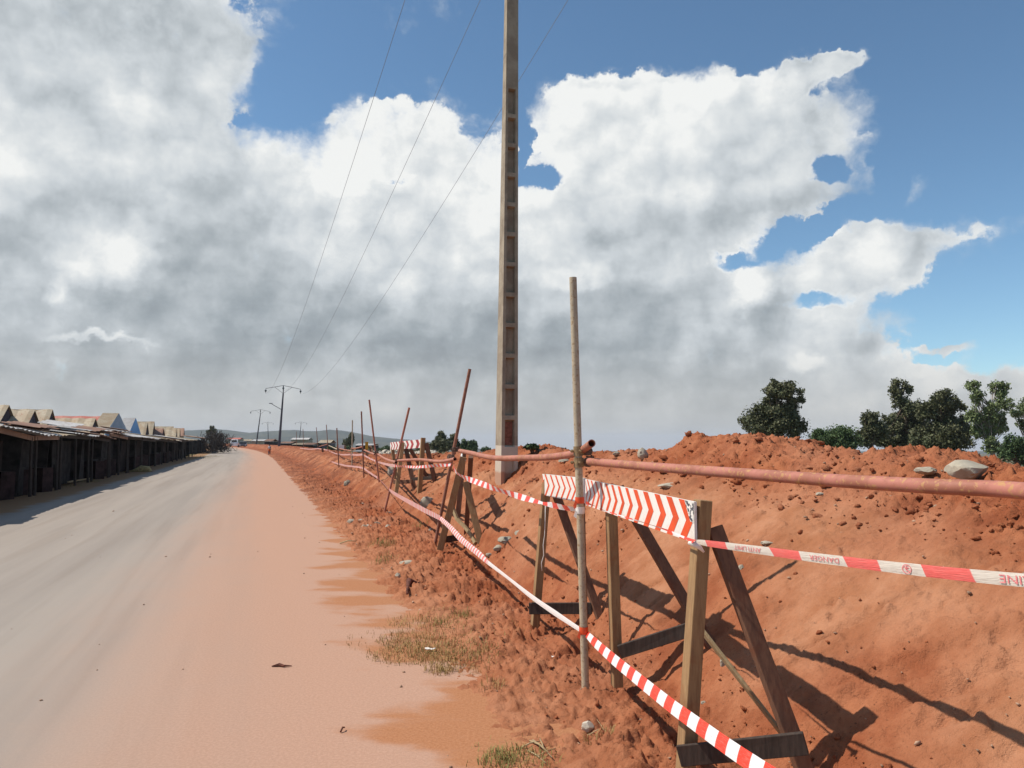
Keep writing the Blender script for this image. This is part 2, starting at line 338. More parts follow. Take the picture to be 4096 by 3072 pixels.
M['soil'] = mat('red_soil', lambda g, b: soil_fn(g, b), 0.95, 0.1)
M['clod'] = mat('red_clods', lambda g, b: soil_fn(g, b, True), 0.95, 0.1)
def road_fn(g, bs):
    P = pos(g); sx = g.n('ShaderNodeSeparateXYZ'); g.l(P, sx.inputs[0])
    p = g.m('ADD', g.m('MULTIPLY', sx.outputs[0], 0.949), g.m('MULTIPLY', sx.outputs[1], 0.316))
    a = g.m('ADD', g.m('MULTIPLY', sx.outputs[0], -0.316), g.m('MULTIPLY', sx.outputs[1], 0.949))
    a2 = g.m('MAXIMUM', g.m('SUBTRACT', a, 62.0), 0.0)
    p = g.m('ADD', p, g.m('MULTIPLY', g.m('MULTIPLY', a2, a2), 3.2e-4))
    cv = g.n('ShaderNodeCombineXYZ'); g.l(p, cv.inputs[0]); g.l(g.m('MULTIPLY', a, 0.035), cv.inputs[1])
    streak = g.noise(cv.outputs[0], 1.3, 5, 0.6)
    n = g.noise(P, 0.9, 5, 0.6); fine = g.noise(P, 60, 4, 0.7); spk = g.noise(P, 190, 2, 0.5)
    asp = g.mix(g.mr(streak, 0.35, 0.65), (0.285, 0.245, 0.21), (0.335, 0.288, 0.245))
    asp = g.mix(g.mr(spk, 0.6, 0.72, 0, 0.35), asp, (0.36, 0.31, 0.26))
    asp = g.mix(g.mr(fine, 0.6, 0.75, 0, 0.35), asp, (0.13, 0.105, 0.085))
    tr = g.noise(cv.outputs[0], 3.2, 3, 0.5); asp = g.mix(g.mr(tr, 0.5, 0.68, 0, 0.35), asp, (0.235, 0.190, 0.155))
    asp = g.mix(g.mr(g.noise(P, 6.0, 6, 0.7), 0.52, 0.72, 0, 0.3), asp, (0.36, 0.29, 0.23))
    # pink laterite dust blown over the lane next to the heap
    pd = g.m('ADD', p, g.m('ADD', g.m('MULTIPLY', g.m('SUBTRACT', n, 0.5), 0.5), g.m('MULTIPLY', g.m('SUBTRACT', streak, 0.5), 1.2)))
    dust = g.mr(pd, -1.9, 0.35)
    c = g.mix(g.m('MULTIPLY', dust, 0.93), asp, g.mix(g.mr(fine, 0.35, 0.7), (0.41, 0.235, 0.158), (0.49, 0.292, 0.203)))
    # washed-out red earth in tongues along the edge, reaching across the lane
    cw = g.n('ShaderNodeCombineXYZ'); g.l(g.m('MULTIPLY', sx.outputs[0], 0.75), cw.inputs[0]); g.l(g.m('MULTIPLY', sx.outputs[1], 1.5), cw.inputs[1])
    tn = g.noise(cw.outputs[0], 1.05, 6, 0.55)
    pt = g.m('ADD', p, g.m('ADD', g.m('MULTIPLY', g.m('SUBTRACT', tn, 0.5), 3.0), g.mr(a, 9.0, 22.0, 0.0, -0.75, False)))
    ton = g.mr(g.m('ADD', pt, g.m('MULTIPLY', g.m('SUBTRACT', fine, 0.5), 0.25)), 0.78, 1.22)
    c = g.mix(g.m('MULTIPLY', ton, 0.92), c, g.mix(g.mr(fine, 0.3, 0.7), (0.33, 0.135, 0.056), (0.42, 0.19, 0.09)))
    # orange earth on the verge by the stalls
    pl = g.m('ADD', p, g.m('MULTIPLY', g.m('SUBTRACT', tn, 0.5), 1.0))
    c = g.mix(g.mr(pl, -5.05, -5.45), c, (0.30, 0.17, 0.085))
    setc(g, bs, c); bump(g, bs, g.m('ADD', fine, g.m('MULTIPLY', spk, 0.5)), 0.35, 0.006)
M['road'] = mat('dusty_road', road_fn, 0.9, 0.15)
def ground_fn(g, bs):
    P = pos(g); n = g.noise(P, 0.25, 6, 0.6); k = g.noise(P, 0.012, 5, 0.6); f = g.noise(P, 14, 4, 0.6)
    c = g.mix(g.mr(n, 0.35, 0.65), (0.15, 0.085, 0.045), (0.25, 0.14, 0.075)); c = g.mix(g.mr(k, 0.42, 0.55), c, (0.075, 0.085, 0.035))
    c = g.mix(g.mr(f, 0.5, 0.7, 0, 0.4), c, (0.11, 0.065, 0.04)); setc(g, bs, c); bump(g, bs, f, 0.6, 0.03)
M['ground'] = mat('ground_earth', ground_fn, 0.95, 0.1)
def tube_fn(c1, c2, c3):
    def f(g, bs):
        o = obj(g); n = g.noise(o, 9, 5, 0.6); k = g.noise(o, 60, 4, 0.7); s = g.noise(o, 48, 5, 0.65, 0.5)
        c = g.mix(g.mr(n, 0.42, 0.62), c1, c2); c = g.mix(g.mr(s, 0.54, 0.62, 0, 0.85), c, c3); c = g.mix(g.mr(k, 0.62, 0.72, 0, 0.5), c, tuple(x * 0.45 for x in c2))
        setc(g, bs, c); bump(g, bs, k, 0.3, 0.002)
    return f
M['rust_tube'] = mat('rusty_tube', tube_fn((0.43, 0.165, 0.12), (0.33, 0.125, 0.08), (0.46, 0.25, 0.10)), 0.62, 0.35)
M['grey_tube'] = mat('galvanised_tube', tube_fn((0.47, 0.38, 0.26), (0.40, 0.33, 0.235), (0.30, 0.19, 0.10)), 0.55, 0.4)
M['dusty_rust'] = mat('dusty_rust_tube', tube_fn((0.28, 0.115, 0.075), (0.19, 0.08, 0.055), (0.33, 0.18, 0.085)), 0.7, 0.3)
M['clamp'] = flat('clamp_steel', (0.10, 0.055, 0.035), 0.6, 0.5, 40, 0.4)
M['clamp_light'] = flat('dusty_clamp_steel', (0.27, 0.18, 0.09), 0.6, 0.35, 40, 0.4)
M['wood'] = wood('barricade_timber', (0.34, 0.21, 0.10), (0.25, 0.145, 0.07))
M['wood_dark'] = wood('dark_timber', (0.19, 0.095, 0.055), (0.13, 0.065, 0.04))  # darker, redder timber, mostly for back legs
M['wood_black'] = wood('black_plank', (0.065, 0.045, 0.035), (0.035, 0.025, 0.02))  # near-black timber for most crosspieces
M['lath'] = wood('pale_lath', (0.42, 0.32, 0.18), (0.33, 0.23, 0.12))
def board_fn(g, bs):
    o = obj(g); n = g.noise(o, 30, 5, 0.7); k = g.noise(o, 5, 4, 0.6)
    c = g.mix(g.mr(n, 0.45, 0.8), (0.80, 0.76, 0.70), (0.68, 0.60, 0.52)); c = g.mix(g.mr(k, 0.55, 0.75, 0, 0.3), c, (0.55, 0.33, 0.2)); setc(g, bs, c)
M['white_paint'] = mat('white_board_paint', board_fn, 0.5, 0.4)
M['red_paint'] = flat('orange_red_paint', (0.72, 0.085, 0.022), 0.45, 0.12, 12, 0.4)
M['dull_red_paint'] = flat('dull_red_paint', (0.42, 0.05, 0.05), 0.5, 0.12, 12, 0.4)
M['chipped'] = mat('chipped_paint', lambda g, bs: setc(g, bs, g.mix(g.mr(g.noise(obj(g), 46, 3, 0.6), 0.48, 0.53), (0.75, 0.72, 0.66), (0.07, 0.075, 0.09))), 0.6, 0.3)
def tape_mat(name, red, white, trans=0.25):
    def f(g, bs):
        uv = g.n('ShaderNodeUVMap'); s = g.n('ShaderNodeSeparateXYZ'); g.l(uv.outputs[0], s.inputs[0])
        fr = g.m('FRACT', g.m('ADD', s.outputs[0], g.m('MULTIPLY', s.outputs[1], 0.06)))
        t = g.mr(fr, 0.49, 0.51); n = g.noise(g.v('MULTIPLY', uv.outputs[0], (1.5, 6, 1)), 3.0, 3, 0.5)
        c = g.mix(t, red, white); c = g.mix(g.mr(n, 0.45, 0.7, 0, 0.22), c, (0.5, 0.34, 0.27)); setc(g, bs, c); bump(g, bs, n, 0.5, 0.01)
    return mat(name, f, 0.35, 0.4)
M['tape'] = tape_mat('barrier_tape', (0.80, 0.055, 0.03), (0.78, 0.74, 0.73))
M['tape_pale'] = tape_mat('faded_barrier_tape', (0.72, 0.16, 0.14), (0.70, 0.62, 0.58))
M['tape_pink'] = tape_mat('pink_barrier_tape', (0.80, 0.13, 0.11), (0.70, 0.63, 0.54))  # pinker red and creamier white than the plain tape
M['ink'] = flat('tape_print', (0.72, 0.22, 0.22), 0.4, 0.1, 30)
def concrete_fn(g, bs):
    o = obj(g); n = g.noise(o, 3.5, 6, 0.65); k = g.noise(o, 70, 4, 0.7); s = g.noise(g.v('MULTIPLY', o, (9, 9, 1.1)), 1.5, 5, 0.6)
    sp = g.n('ShaderNodeSeparateXYZ'); g.l(pos(g), sp.inputs[0])
    c = g.mix(g.mr(n, 0.35, 0.65), (0.27, 0.215, 0.16), (0.38, 0.315, 0.235)); c = g.mix(g.mr(s, 0.52, 0.7, 0, 0.5), c, (0.22, 0.165, 0.12))
    c = g.mix(g.mr(k, 0.6, 0.75, 0, 0.4), c, (0.17, 0.13, 0.10))
    z = sp.outputs[2]
    pnt = g.mr(g.m('ADD', z, g.m('MULTIPLY', n, 0.03)), 1.535, 1.545, 1, 0)
    c = g.mix(g.m('MULTIPLY', pnt, 0.7), c, (0.62, 0.54, 0.44))
    mud = g.mr(g.m('ADD', z, g.m('MULTIPLY', n, 0.12)), 1.12, 1.17, 1, 0)
    c = g.mix(g.m('MULTIPLY', mud, 0.75), c, (0.40, 0.19, 0.11)); setc(g, bs, c); bump(g, bs, k, 0.4, 0.004)
M['concrete'] = mat('pole_concrete', concrete_fn, 0.9, 0.2)
M['red_panel'] = flat('reddened_concrete', (0.24, 0.10, 0.07), 0.9, 0.3, 20)
M['far_concrete'] = flat('far_concrete', (0.10, 0.095, 0.11), 0.9, 0.2, 1)
M['steel'] = flat('dark_steel', (0.09, 0.09, 0.10), 0.6, 0.2, 5)
M['wire'] = flat('conductor', (0.22, 0.24, 0.28), 0.7, 0.1, 1)
M['glass_ins'] = flat('insulator_glass', (0.05, 0.06, 0.06), 0.3, 0.2, 10, 0.5)
def stone_fn(c1, c2):
    def f(g, bs):
        o = obj(g); n = g.noise(o, 6, 5, 0.65); k = g.noise(o, 40, 4, 0.7)
        c = g.mix(g.mr(n, 0.35, 0.65), c1, c2); c = g.mix(g.mr(k, 0.6, 0.72, 0, 0.5), c, tuple(x * 0.5 for x in c1)); c = g.mix(g.mr(n, 0.58, 0.7, 0, 0.5), c, (0.36, 0.16, 0.08))
        setc(g, bs, c); bump(g, bs, k, 0.6, 0.01)
    return f
M['stone'] = mat('pale_stone', stone_fn((0.42, 0.37, 0.29), (0.33, 0.29, 0.22)), 0.9)
M['stone_grey'] = mat('grey_green_stone', stone_fn((0.29, 0.26, 0.20), (0.37, 0.33, 0.26)), 0.9)
M['pebble'] = flat('dusty_pebble', (0.33, 0.21, 0.14), 0.9, 0.4, 9)
M['stone_white'] = mat('white_stone', stone_fn((0.52, 0.46, 0.38), (0.45, 0.39, 0.3)), 0.9)
def leaf_mat(name, c1, c2, c3):
    def f(g, bs):
        n = g.noise(pos(g), 0.9, 4, 0.6); k = g.noise(pos(g), 9, 2, 0.5)
        c = g.mix(g.mr(n, 0.35, 0.65), c1, c2); c = g.mix(g.mr(k, 0.5, 0.7, 0, 0.7), c, c3); setc(g, bs, c)
    return mat(name, f, 0.65, 0.3)
M['leaf_dark'] = leaf_mat('dark_leaves', (0.075, 0.088, 0.038), (0.12, 0.122, 0.058), (0.17, 0.155, 0.082))
M['leaf_green'] = leaf_mat('green_leaves', (0.050, 0.085, 0.03), (0.080, 0.125, 0.045), (0.12, 0.16, 0.06))
M['leaf_euc'] = leaf_mat('eucalyptus_leaves', (0.12, 0.16, 0.06), (0.17, 0.21, 0.085), (0.22, 0.25, 0.12))
M['bark'] = flat('bark', (0.12, 0.09, 0.065), 0.9, 0.4, 6)
M['bark_pale'] = flat('pale_bark', (0.30, 0.26, 0.22), 0.8, 0.3, 6)
def grass_mat(name, c1, c2):
    return mat(name, lambda g, bs: setc(g, bs, g.mix(g.mr(g.noise(pos(g), 14, 3, 0.6), 0.35, 0.65), c1, c2)), 0.7, 0.2)
M['dry_grass'] = grass_mat('dry_grass', (0.40, 0.25, 0.10), (0.28, 0.21, 0.075))
M['green_grass'] = grass_mat('green_grass', (0.30, 0.24, 0.08), (0.20, 0.19, 0.06))
def sheet_mat(name, c1, c2, c3=None, freq=13):
    c3 = c3 or tuple(x * 0.6 for x in c1)
    def f(g, bs):
        o = obj(g); n = g.noise(o, 0.9, 5, 0.65); k = g.noise(g.v('MULTIPLY', o, (3, 3, 0.8)), 3, 4, 0.6)
        c = g.mix(g.mr(n, 0.4, 0.6), c1, c2); c = g.mix(g.mr(k, 0.55, 0.68, 0, 0.7), c, c3); setc(g, bs, c)
    return mat(name, f, 0.6, 0.3)
M['sheet_pale'] = sheet_mat('pale_rusty_sheet', (0.44, 0.37, 0.26), (0.36, 0.27, 0.17), (0.28, 0.12, 0.06))
M['sheet_white'] = sheet_mat('bright_zinc_sheet', (0.52, 0.50, 0.48), (0.42, 0.40, 0.38), (0.30, 0.22, 0.17))
M['sheet_red'] = sheet_mat('red_sheet', (0.46, 0.11, 0.08), (0.48, 0.19, 0.14), (0.25, 0.07, 0.04))
M['sheet_rust'] = sheet_mat('rusted_sheet', (0.22, 0.12, 0.08), (0.30, 0.17, 0.11), (0.14, 0.07, 0.045))
M['sheet_blue'] = sheet_mat('blue_sheet', (0.10, 0.32, 0.62), (0.12, 0.36, 0.68), (0.06, 0.15, 0.27))
M['sheet_greyblue'] = sheet_mat('grey_blue_sheet', (0.22, 0.32, 0.42), (0.27, 0.36, 0.46), (0.12, 0.15, 0.18))
M['plank_dark'] = flat('dark_planks', (0.030, 0.026, 0.024), 0.95, 0.5, 3)  # plank colours lowered to deepen the shade inside the stalls
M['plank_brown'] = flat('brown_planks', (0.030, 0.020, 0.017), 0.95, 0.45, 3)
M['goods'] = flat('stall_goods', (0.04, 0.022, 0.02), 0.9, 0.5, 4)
M['wall_cream'] = flat('cream_wall', (0.36, 0.31, 0.23), 0.9, 0.15, 2)
M['gable_shade'] = flat('shaded_gable_boards', (0.075, 0.06, 0.07), 0.9, 0.3, 3)  # shade of the road-facing gables put into the board colour
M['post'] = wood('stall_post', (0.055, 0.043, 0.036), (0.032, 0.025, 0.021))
M['white_car'] = flat('white_car_paint', (0.75, 0.76, 0.78), 0.3, 0.03, 1, 0.5)
M['dark_car'] = flat('dark_car_paint', (0.04, 0.05, 0.07), 0.3, 0.05, 1, 0.5)
M['glass'] = flat('window_glass', (0.03, 0.035, 0.04), 0.1, 0.1, 1, 0.6)
M['rubber'] = flat('tyre_rubber', (0.02, 0.02, 0.02), 0.9, 0.1, 5)
M['yellow'] = flat('yellow_lit_wood', (0.62, 0.33, 0.03), 0.6, 0.15, 5)  # sunlit yellow of the end wood put into its colour
M['sack'] = flat('yellowish_sack', (0.36, 0.28, 0.13), 0.9, 0.3, 8)
M['barkpiece'] = flat('red_brown_bark', (0.13, 0.045, 0.028), 0.85, 0.5, 20, 0.3, 0.01)
M['skin'] = flat('skin', (0.11, 0.06, 0.04), 0.7, 0.1, 5)
M['shirt'] = flat('pale_shirt', (0.45, 0.40, 0.42), 0.9, 0.1, 5)
M['skirt'] = flat('orange_wrap', (0.50, 0.12, 0.05), 0.9, 0.1, 5)
M['trousers'] = flat('dark_trousers', (0.04, 0.05, 0.09), 0.9, 0.1, 5)
M['hill'] = mat('wooded_hill', lambda g, bs: setc(g, bs, g.mix(g.mr(g.noise(pos(g), 0.012, 6, 0.65), 0.4, 0.6), (0.025, 0.035, 0.022), (0.06, 0.065, 0.04))), 0.95, 0.05)
# ================================================================== the setting
def grid_obj(name, X, Y, Z, mats, smooth=True, attr=None, kind='structure'):
    n, m = X.shape; v = np.stack([X, Y, Z], -1).reshape(-1, 3).astype('f4')
    i = np.arange(n - 1)[:, None] * m + np.arange(m - 1)[None, :]
    q = np.stack([i, i + 1, i + m + 1, i + m], -1).reshape(-1, 4).astype('i4')
    me = bpy.data.meshes.new(name); me.vertices.add(len(v)); me.vertices.foreach_set('co', v.ravel())
    me.loops.add(q.size); me.loops.foreach_set('vertex_index', q.ravel())
    me.polygons.add(len(q)); me.polygons.foreach_set('loop_start', np.arange(0, q.size, 4, dtype='i4'))
    me.polygons.foreach_set('use_smooth', np.ones(len(q), bool))
    me.materials.append(mats)
    if attr is not None:
        at = me.attributes.new('dust', 'FLOAT', 'POINT'); at.data.foreach_set('value', attr.ravel().astype('f4'))
    me.update(calc_edges=True)
    o = bpy.data.objects.new(name, me); COL.objects.link(o); o['kind'] = kind; return o
# plain earth to the horizon
def gnd(x, y):
    p, a = pa(np.asarray(x, float), np.asarray(y, float)); k = np.clip((p - bend(a) - 28) / 70.0, 0, 1)     # the land falls away beyond the heap
    return -0.06 - k * k * (3 - 2 * k) * (11.0 + 0.0125 * np.maximum(np.hypot(x, y) - 600, 0))
_l = np.concatenate([[-9000, -5000, -3000, -1600, -800, -400], np.linspace(-200, 300, 101), [380, 500, 650, 900, 1300, 2000, 3000, 4000, 6000, 9000]])
gx, gy = np.meshgrid(_l, _l, indexing='ij')
o = grid_obj('ground', gx, gy, gnd(gx, gy), M['ground'])
# road
aa = np.concatenate([np.linspace(-12, 60, 19), np.linspace(66, 420, 60)])
pp = np.linspace(-6.6, 2.0, 20)
A, P = np.meshgrid(aa, pp, indexing='ij'); Pn = P + bend(A); X, Y = xy(Pn, A)
Z = 0.0 - 0.004 * np.maximum(np.abs(P + 2.1) - 3.2, 0) ** 2 * 2
grid_obj('road', X[:, ::1], Y, Z, M['road'])
# earth heap and rubble shoulder
def lumpy(x, y, f, s, dens=0.6):
    """half-buried lumps of uneven size: one jittered dome per cell"""
    X = x * f + s; Y = y * f - s; xi = np.floor(X).astype(int); yi = np.floor(Y).astype(int); o = np.zeros_like(X)
    for dx in (-1, 0, 1):
        for dy in (-1, 0, 1):
            ix = (xi + dx) & 255; iy = (yi + dy) & 255; h = _perm[_perm[ix] + iy]; h2 = _perm[h + ix]; h3 = _perm[h2 + iy]; h4 = _perm[h3 + 7]
            r = 0.25 + 0.55 * (h3 / 255.0) ** 2; on = (h4 / 255.0) < dens; an = h2 * 0.0246; ex = X - (xi + dx + h / 255.0); ey = Y - (yi + dy + h2 / 255.0)
            u = ex * np.cos(an) + ey * np.sin(an); v = (-ex * np.sin(an) + ey * np.cos(an)) * (1.0 + (h & 63) / 63.0)
            q = np.maximum(np.abs(u), np.abs(v)) * 0.55 + np.hypot(u, v) * 0.55
            o = np.maximum(o, on * r * np.sqrt(np.clip(1 - (q / r) ** 2, 0, 1)))
    return o / f
def rough_terrain(name, a_list, p_list, fine=True):
    A, P = np.meshgrid(a_list, p_list, indexing='ij'); Pn = P + bend(A); X, Y = xy(Pn, A)
    Z = terr(X, Y); toe = np.interp(A, *TOE); t = (P - toe) / (CR - toe)
    # how cloddy: crest and far part rough, near slope raked smooth by the rain
    cr = np.clip((t - 0.62) / 0.16, 0, 1); sh = np.clip((P - 1.15) / 0.6, 0, 1) * np.clip((0.22 - t) / 0.2, 0, 1)
    far = np.clip((A - 5.2) / 2.5, 0, 1); sm = np.clip((t - 0.05) / 0.2, 0, 1) * (1 - cr)
    patch = np.clip(0.5 + 1.6 * pn(X * 0.9 + 3, Y * 0.9), 0, 1)
    rough = np.maximum.reduce([cr, sh * (0.55 + 0.75 * patch), 0.85 * far * np.clip((P - 1.3) / 0.8, 0, 1), 0.22 * sm + 0.22 * sm * patch])
    big = clod(X, Y, 3, 1.7); med = clod(X, Y, 3, 6.0, 5.0); sml = clod(X, Y, 3, 22.0, 9.0)
    Z = Z + rough * (0.085 * (big - .22) + 0.062 * (med - .2) + 0.030 * (sml - .2) + 0.010 * clod(X, Y, 2, 60.0, 3.0))
    wx = X + 0.03 * pn(X * 9, Y * 9); wy = Y + 0.03 * pn(X * 9 + 40, Y * 9)
    crumb = np.maximum((0.30 + 0.18 * sh) * lumpy(wx, wy, 4.2, 3.0, 0.30), (0.48 + 0.2 * sh) * lumpy(wx, wy, 9.0, 11.0, 0.5)) + 0.62 * lumpy(wx, wy, 19.0, 23.0, 0.6) + 0.8 * lumpy(wx, wy, 36.0, 5.0, 0.6)
    Z = Z + crumb * np.clip(rough * 1.15, 0, 1) + sm * (0.5 * lumpy(wx, wy, 15.0, 2.0, 0.12) + 0.6 * lumpy(wx, wy, 34.0, 8.0, 0.25) - 0.35 * lumpy(X, Y, 13.0, 31.0, 0.16))
    Z = Z + 0.05 * pn(X * 1.1, Y * 1.1) * np.clip((P - 1.6) / 1.0, 0, 1)
    Z = Z + 0.20 * np.clip((A - 12) / 15, 0, 1) * np.clip((P - 2.0) / 0.8, 0, 1) * (clod(X, Y, 3, 0.8, 12.0) - .2)
    # shallow furrows running down the slope
    fr = pn(A * 2.3 + 0.8 * P, P * 0.35 + 4.0); Z = Z + sm * (0.045 * fr - 0.05 * np.clip(0.10 - np.abs(pn(A * 2.9 + 1.9 * P + 0.25 * pn(X * 4, Y * 4), P * 0.5 + 9.0)), 0, 1) / 0.10 * np.clip(0.4 + pn(X * 0.8, Y * 0.8 + 5) * 2, 0, 1) + 0.016 * (clod(X, Y, 3, 5, 2) - .2) + 0.007 * clod(X, Y, 3, 17, 2))
    edge = np.clip((P - 0.75) / 0.9, 0, 1)
    Z = Z - 0.035 * (1 - edge) + 0.03 * edge * pn(X * 0.8 + 7, Y * 2.2)
    dust = np.clip((2.3 - P) / 0.8, 0, 1) * 0.75 * (1 - 0.5 * patch)
    return grid_obj(name, X, Y, Z, M['soil'], attr=np.maximum(dust, 0.15 * sm + 0.75 * sm * np.clip(0.5 + 1.8 * pn(X * 1.3 + 20, Y * 1.3), 0, 1))), X, Y, Z
al = 1.0 * np.exp(np.linspace(0, math.log(34.0), 880)) ; al = np.concatenate([[-3, -2, -1, 0, 0.4, 0.7], al])
pl = np.concatenate([np.linspace(0.7, 5.1, 400), np.linspace(5.2, 9.5, 20)])
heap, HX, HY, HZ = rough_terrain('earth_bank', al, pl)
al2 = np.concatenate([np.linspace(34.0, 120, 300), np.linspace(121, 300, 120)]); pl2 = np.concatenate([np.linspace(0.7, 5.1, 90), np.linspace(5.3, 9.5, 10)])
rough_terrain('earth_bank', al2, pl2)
def rz_at(x, y):
    """height of the rough surface near (x, y)"""
    p, a = pa(x, y)
    if a < al[-1]:
        i = int(np.clip(np.searchsorted(al, a), 0, len(al) - 1)); j = int(np.clip(np.searchsorted(pl, p), 0, len(pl) - 1)); return float(HZ[i, j])
    return gz(x, y)
# distant wooded hills
def hills():
    prof = [(-60, 431), (0, 433), (60, 436), (120, 434), (180, 431), (217, 429.2), (231, 430.6), (250, 433), (265, 431.6), (280, 430.6), (295, 430), (304, 431.2), (318, 431.2), (330, 429.8),
            (341, 430.6), (353, 432.4), (373, 436.6), (391, 438.4), (410, 440), (440, 443), (480, 449), (560, 452), (1100, 452)]
    n = 260; us = np.linspace(-60, 1100, n); vs = np.interp(us, *zip(*prof)) - 0.5 * np.abs(pn(us * 0.12, us * 0 + 3.3)) - 0.5 * np.abs(pn(us * 0.5, us * 0 + 1.3))
    X = np.zeros((n, 6)); Y = np.zeros((n, 6)); Z = np.zeros((n, 6))
    for i in range(n):
        q = W(us[i], vs[i], 2600.0)
        for k, (dd, hh) in enumerate(((-420, 0), (-260, 0.35), (-130, 0.72), (0, 1), (250, 0.8), (700, 0))):
            X[i, k] = q.x * (2600 + dd) / 2600; Y[i, k] = 2600 + dd; Z[i, k] = -45 + (q.z + 45) * (1 - (1 - hh) * (1 if hh < .01 else .6))
    grid_obj('hills', X, Y, Z, M['hill'])
hills()
# ------------------------------------------------------------------ clods, gravel, grass (uncountable)
def ico():
    t = (1 + 5 ** 0.5) / 2
    v = [(-1, t, 0), (1, t, 0), (-1, -t, 0), (1, -t, 0), (0, -1, t), (0, 1, t), (0, -1, -t), (0, 1, -t), (t, 0, -1), (t, 0, 1), (-t, 0, -1), (-t, 0, 1)]
    f = [(0, 11, 5), (0, 5, 1), (0, 1, 7), (0, 7, 10), (0, 10, 11), (1, 5, 9), (5, 11, 4), (11, 10, 2), (10, 7, 6), (7, 1, 8), (3, 9, 4), (3, 4, 2), (3, 2, 6), (3, 6, 8), (3, 8, 9), (4, 9, 5), (2, 4, 11), (6, 2, 10), (8, 6, 7), (9, 8, 1)]
    return np.array(v) / math.sqrt(1 + t * t), np.array(f)
IV, IF = ico()
def subdiv(v, f, n=1):
    for _ in range(n):
        v = list(map(tuple, v)); mid = {}; nf = []
        def md(a, b):
            k = (min(a, b), max(a, b))
            if k not in mid:
                q = np.array(v[a]) + np.array(v[b]); q = q / np.linalg.norm(q); v.append(tuple(q)); mid[k] = len(v) - 1
            return mid[k]
        for a, b, c in f:
            x, y, z = md(a, b), md(b, c), md(c, a); nf += [(a, x, z), (b, y, x), (c, z, y), (x, y, z)]
        v = np.array(v); f = np.array(nf)
    return v, f
IV2, IF2 = subdiv(IV, IF, 1); IV3, IF3 = subdiv(IV, IF, 2)
def lumps(name, pts, sizes, m, label, cat, seed=0, base=(IV2, IF2), flatz=0.75):
    rs = np.random.RandomState(seed); bv, bf = base; k = len(bv); n = len(pts); V_ = np.zeros((n, k, 3))
    shapes = []
    for s in range(12):
        d = bv * (1 + 0.26 * rs.randn(k, 1)).clip(0.5, 1.5) * (0.6 + 0.8 * rs.rand(1, 3))
        for _ in range(4):
            nrm = rs.randn(3); nrm /= np.linalg.norm(nrm); h = 0.55 + 0.3 * rs.rand(); dd = d @ nrm; d = d - np.maximum(dd - h, 0)[:, None] * nrm
        shapes.append(d)
    for i in range(n):
        d = shapes[rs.randint(12)]; q = rs.randn(4); q /= np.linalg.norm(q)
        w, x, y, z = q; Rm = np.array([[1 - 2 * (y * y + z * z), 2 * (x * y - z * w), 2 * (x * z + y * w)], [2 * (x * y + z * w), 1 - 2 * (x * x + z * z), 2 * (y * z - x * w)], [2 * (x * z - y * w), 2 * (y * z + x * w), 1 - 2 * (x * x + y * y)]])
        V_[i] = (d @ Rm.T) * sizes[i] * np.array([1, 1, flatz]) + pts[i]
    Fa = (bf[None] + (np.arange(n) * k)[:, None, None]).reshape(-1, 3).astype('i4')
    me = bpy.data.meshes.new(name); me.vertices.add(n * k); me.vertices.foreach_set('co', V_.reshape(-1).astype('f4'))
    me.loops.add(Fa.size); me.loops.foreach_set('vertex_index', Fa.ravel()); me.polygons.add(len(Fa)); me.polygons.foreach_set('loop_start', np.arange(0, Fa.size, 3, dtype='i4'))
    me.materials.append(m); me.update(calc_edges=True)
    o = bpy.data.objects.new(name, me); COL.objects.link(o); return tag(o, label, cat, kind='stuff')
def scatter():
    rs = np.random.RandomState(5); P_, S_ = [], []; GP, GS = [], []
    for _ in range(90000):
        if len(P_) > 5200: break
        a = math.exp(rs.uniform(math.log(1.8), math.log(34))); p = rs.uniform(1.25, 5.0)
        toe = np.interp(a, *TOE); t = (p - toe) / (CR - toe)
        x, y = xy(p, a)
        pch = float(pn(np.array([x * 0.9 + 3]), np.array([y * 0.9]))[0]); f2 = float(pn(np.array([x * 2.1 + 9]), np.array([y * 2.1]))[0])
        if t < 0.15: w = np.clip((p - 1.45) / 0.6, 0, 1) * (0.25 + 0.9 * max(0, pch + 0.25) + 0.8 * max(0, f2))
        elif t < 0.62: w = 0.02 + (0.35 if a > 6 else 0) + 0.12 * max(0, f2)
        else: w = 0.75
        if rs.rand() > w: continue
        mx = 0.5 if t < 0.62 else 1.0
        s = 0.005 + 0.024 * rs.rand() ** 4 * mx * (1 + 0.4 * (a > 6)) + (0.03 * rs.rand() * (t > 0.7) * (rs.rand() < 0.04))
        s *= (1 + 0.02 * a)
        P_.append((x, y, rz_at(x, y) + s * 0.05)); S_.append(s)
    lumps('soil_clods', np.array(P_), np.array(S_), M['clod'], 'loose crumbled lumps of red soil strewn over the heap and shoulder', 'clods', 1)
    for _ in range(800):
        a = math.exp(rs.uniform(math.log(1.8), math.log(22))); p = rs.uniform(0.9, 4.9) if rs.rand() < 0.9 else rs.uniform(-4, 1.2)
        x, y = xy(p, a); s = 0.004 + 0.011 * rs.rand() ** 2.5; s *= 1 + 0.03 * a
        GP.append((x, y, (rz_at(x, y) if p > 1.0 else 0.0) + s * 0.3)); GS.append(s)
    lumps('gravel', np.array(GP), np.array(GS), M['pebble'], 'small pale pebbles scattered over red soil and road edge', 'gravel', 2, (IV, IF))
scatter()
